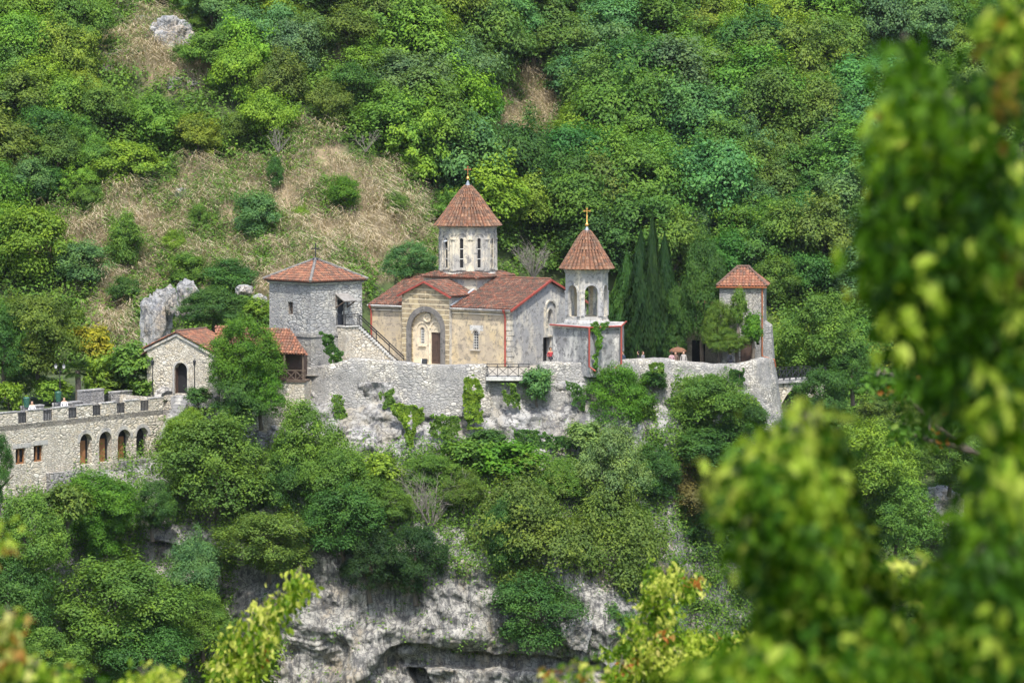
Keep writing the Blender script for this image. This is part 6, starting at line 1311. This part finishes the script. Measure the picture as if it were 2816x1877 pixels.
fg('tree_branch', 'blurred brownish leaf tip in the top right corner', [[(2480, 200), (2400, 100), (2330, 60)], [(2400, 100), (2310, 20)]], [(2335, 70, 45, 70, 18), (2345, 150, 30, 40, 7), (2300, 30, 28, 30, 5)], 7.5, .3, .055, FGM, 12, brn=.2, yel=.3, per=16)
fg('tree_branch', 'blurred yellow green column of leaves rising right of the gorge', [[(1960, 1750), (1900, 1500), (1880, 1300), (1800, 1120), (1830, 960)], [(1880, 1300), (1760, 1180), (1690, 1090)], [(1900, 1500), (1960, 1340)]],
   [(1850, 970, 45, 45, 9), (1790, 1030, 60, 55, 18), (1870, 1040, 55, 60, 18), (1740, 1100, 70, 50, 20), (1840, 1130, 90, 70, 36), (1770, 1200, 70, 60, 24), (1900, 1230, 80, 70, 30), (1850, 1320, 100, 70, 36), (1940, 1320, 70, 70, 26), (1840, 1420, 90, 70, 30), (1950, 1450, 110, 80, 40), (1670, 1080, 26, 26, 4)], 8.5, .4, .055, FGM, 13, yel=.34, per=17)
fg('tree_branch', 'blurred dark green foliage along the lower right edge', [[(2500, 1700), (2380, 1450), (2290, 1250), (2240, 1130)], [(2380, 1450), (2230, 1380)]],
   [(2300, 1120, 70, 90, 26), (2285, 1250, 70, 90, 30), (2310, 1400, 90, 110, 50), (2200, 1330, 60, 80, 20), (2230, 1480, 110, 90, 44), (2340, 1530, 60, 60, 20)], 8.0, .5, .056, FGM, 14, yel=.18, brn=0, per=18)
fg('tree_branch', 'blurred leaves along the bottom edge in the lower right', [[(2100, 1800), (2050, 1620), (1900, 1530), (1700, 1520)], [(2050, 1620), (2150, 1500)]],
   [(1700, 1530, 100, 45, 30), (1830, 1510, 90, 60, 36), (1960, 1530, 90, 50, 36), (2080, 1500, 90, 70, 40), (2160, 1550, 80, 40, 22), (1620, 1555, 50, 25, 10)], 8.0, .4, .054, FGM, 15, yel=.36, per=16)
fg('tree_branch', 'sharp oak like branch with lobed leaves pointing left at the right side', [[(2460, 1120), (2330, 1080), (2230, 1035), (2140, 970), (2080, 910), (2030, 880)], [(2140, 970), (2200, 930), (2260, 900)], [(2230, 1035), (2130, 1010), (2080, 990)]],
   [(2030, 875, 38, 22, 26), (2080, 890, 40, 28, 30), (2140, 900, 55, 35, 34), (2120, 1000, 45, 18, 18), (2210, 910, 60, 40, 30), (2280, 960, 60, 40, 26), (2070, 985, 28, 14, 8)], 26, .4, .075, FGO, 16, .1, 6, 0, .03, .2, .05, .62)
fg('treetop', 'bright yellow green leafy tree top at the bottom right of the cliff', [[(1560, 1800), (1530, 1600), (1500, 1480), (1530, 1320)], [(1500, 1480), (1440, 1500)], [(1530, 1400), (1585, 1330)]],
   [(1530, 1310, 34, 26, 16), (1580, 1335, 28, 22, 12), (1515, 1370, 36, 40, 24), (1490, 1440, 50, 50, 34), (1450, 1510, 60, 50, 40), (1540, 1500, 70, 70, 60), (1420, 1550, 40, 20, 14), (1620, 1500, 60, 60, 36), (1700, 1480, 60, 40, 26), (1760, 1460, 40, 30, 14)], 34, .7, .08, FGY, 17, .8, 24, 0, .03, .3, .03)
fg('leafy_twig', 'bright yellow green leafy twig leaning right at the bottom left of the cliff', [[(500, 1760), (540, 1560), (575, 1450), (640, 1380), (700, 1318)]],
   [(695, 1320, 18, 14, 5), (670, 1345, 18, 18, 6), (640, 1375, 22, 20, 8), (610, 1410, 28, 26, 12), (575, 1450, 45, 34, 24), (550, 1500, 55, 45, 34), (535, 1560, 50, 40, 24)], 34, .4, .095, FGY, 18, 1.0, 18, 0, .024, .34, .03)
fg('leafy_twig', 'small blurred orange tinted twig tip at the left frame edge', [[(-80, 1600), (-20, 1500), (30, 1420)]], [(25, 1420, 26, 26, 7), (15, 1460, 26, 30, 7), (-10, 1490, 30, 30, 6)], 11, .2, .05, FGY, 19, .9, 13, 0, .01, .3, .25)
fg('leafy_twig', 'blurred green twigs in the bottom left corner', [[(-60, 1720), (20, 1600), (90, 1530)], [(20, 1600), (130, 1560)]], [(20, 1545, 60, 25, 14), (90, 1530, 50, 18, 10), (150, 1545, 30, 18, 6), (-5, 1230, 14, 12, 3)], 12, .3, .055, FGM, 20, .7, 13, 0, .01, .4, .1)
fg('leafy_twig', 'yellow green leaf tuft at the bottom edge below the spreading tree', [[(300, 1680), (320, 1600), (330, 1550)]], [(310, 1555, 40, 12, 8), (385, 1545, 35, 12, 7)], 17, .3, .055, FGY, 21, .4, 12, 0, .01, .4, .02)
fg('leafy_twig', 'small yellowish sprigs between the two blurred masses at the right', [[(2160, 1500), (2130, 1380), (2110, 1300)], [(2130, 1380), (2180, 1370)]], [(2115, 1295, 20, 20, 7), (2060, 1310, 28, 14, 7), (2150, 1370, 50, 26, 16), (2340, 1500, 30, 30, 10)], 15, .3, .055, FGY, 22, .3, 10, 0, .01, .3, .05)
fg('leafy_twig', 'reddish yellow leaf tips at the bottom edge left of the yellow tree top', [[(1260, 1700), (1270, 1600), (1285, 1550)]], [(1270, 1555, 24, 14, 6), (1325, 1550, 16, 16, 4), (1350, 1540, 10, 20, 3)], 17, .2, .055, FGY, 23, .1, 9, 0, .008, .3, .3)

# ================================================================== haze over the valley
hm = bpy.data.materials.new('haze'); hm.use_nodes = True; hn = hm.node_tree; hn.nodes.remove(hn.nodes['Principled BSDF'])
pv = hn.nodes.new('ShaderNodeVolumePrincipled'); pv.inputs['Color'].default_value = (.86, .93, 1, 1); pv.inputs['Density'].default_value = .00005; pv.inputs['Anisotropy'].default_value = .3
hn.links.new(pv.outputs[0], hn.nodes['Material Output'].inputs['Volume'])
hb = MB(); hb.box((0, 540, 130), (1900, 2000, 380)); o = hb.build('haze', None); o.data.materials.append(hm); tag(o, kind='stuff')
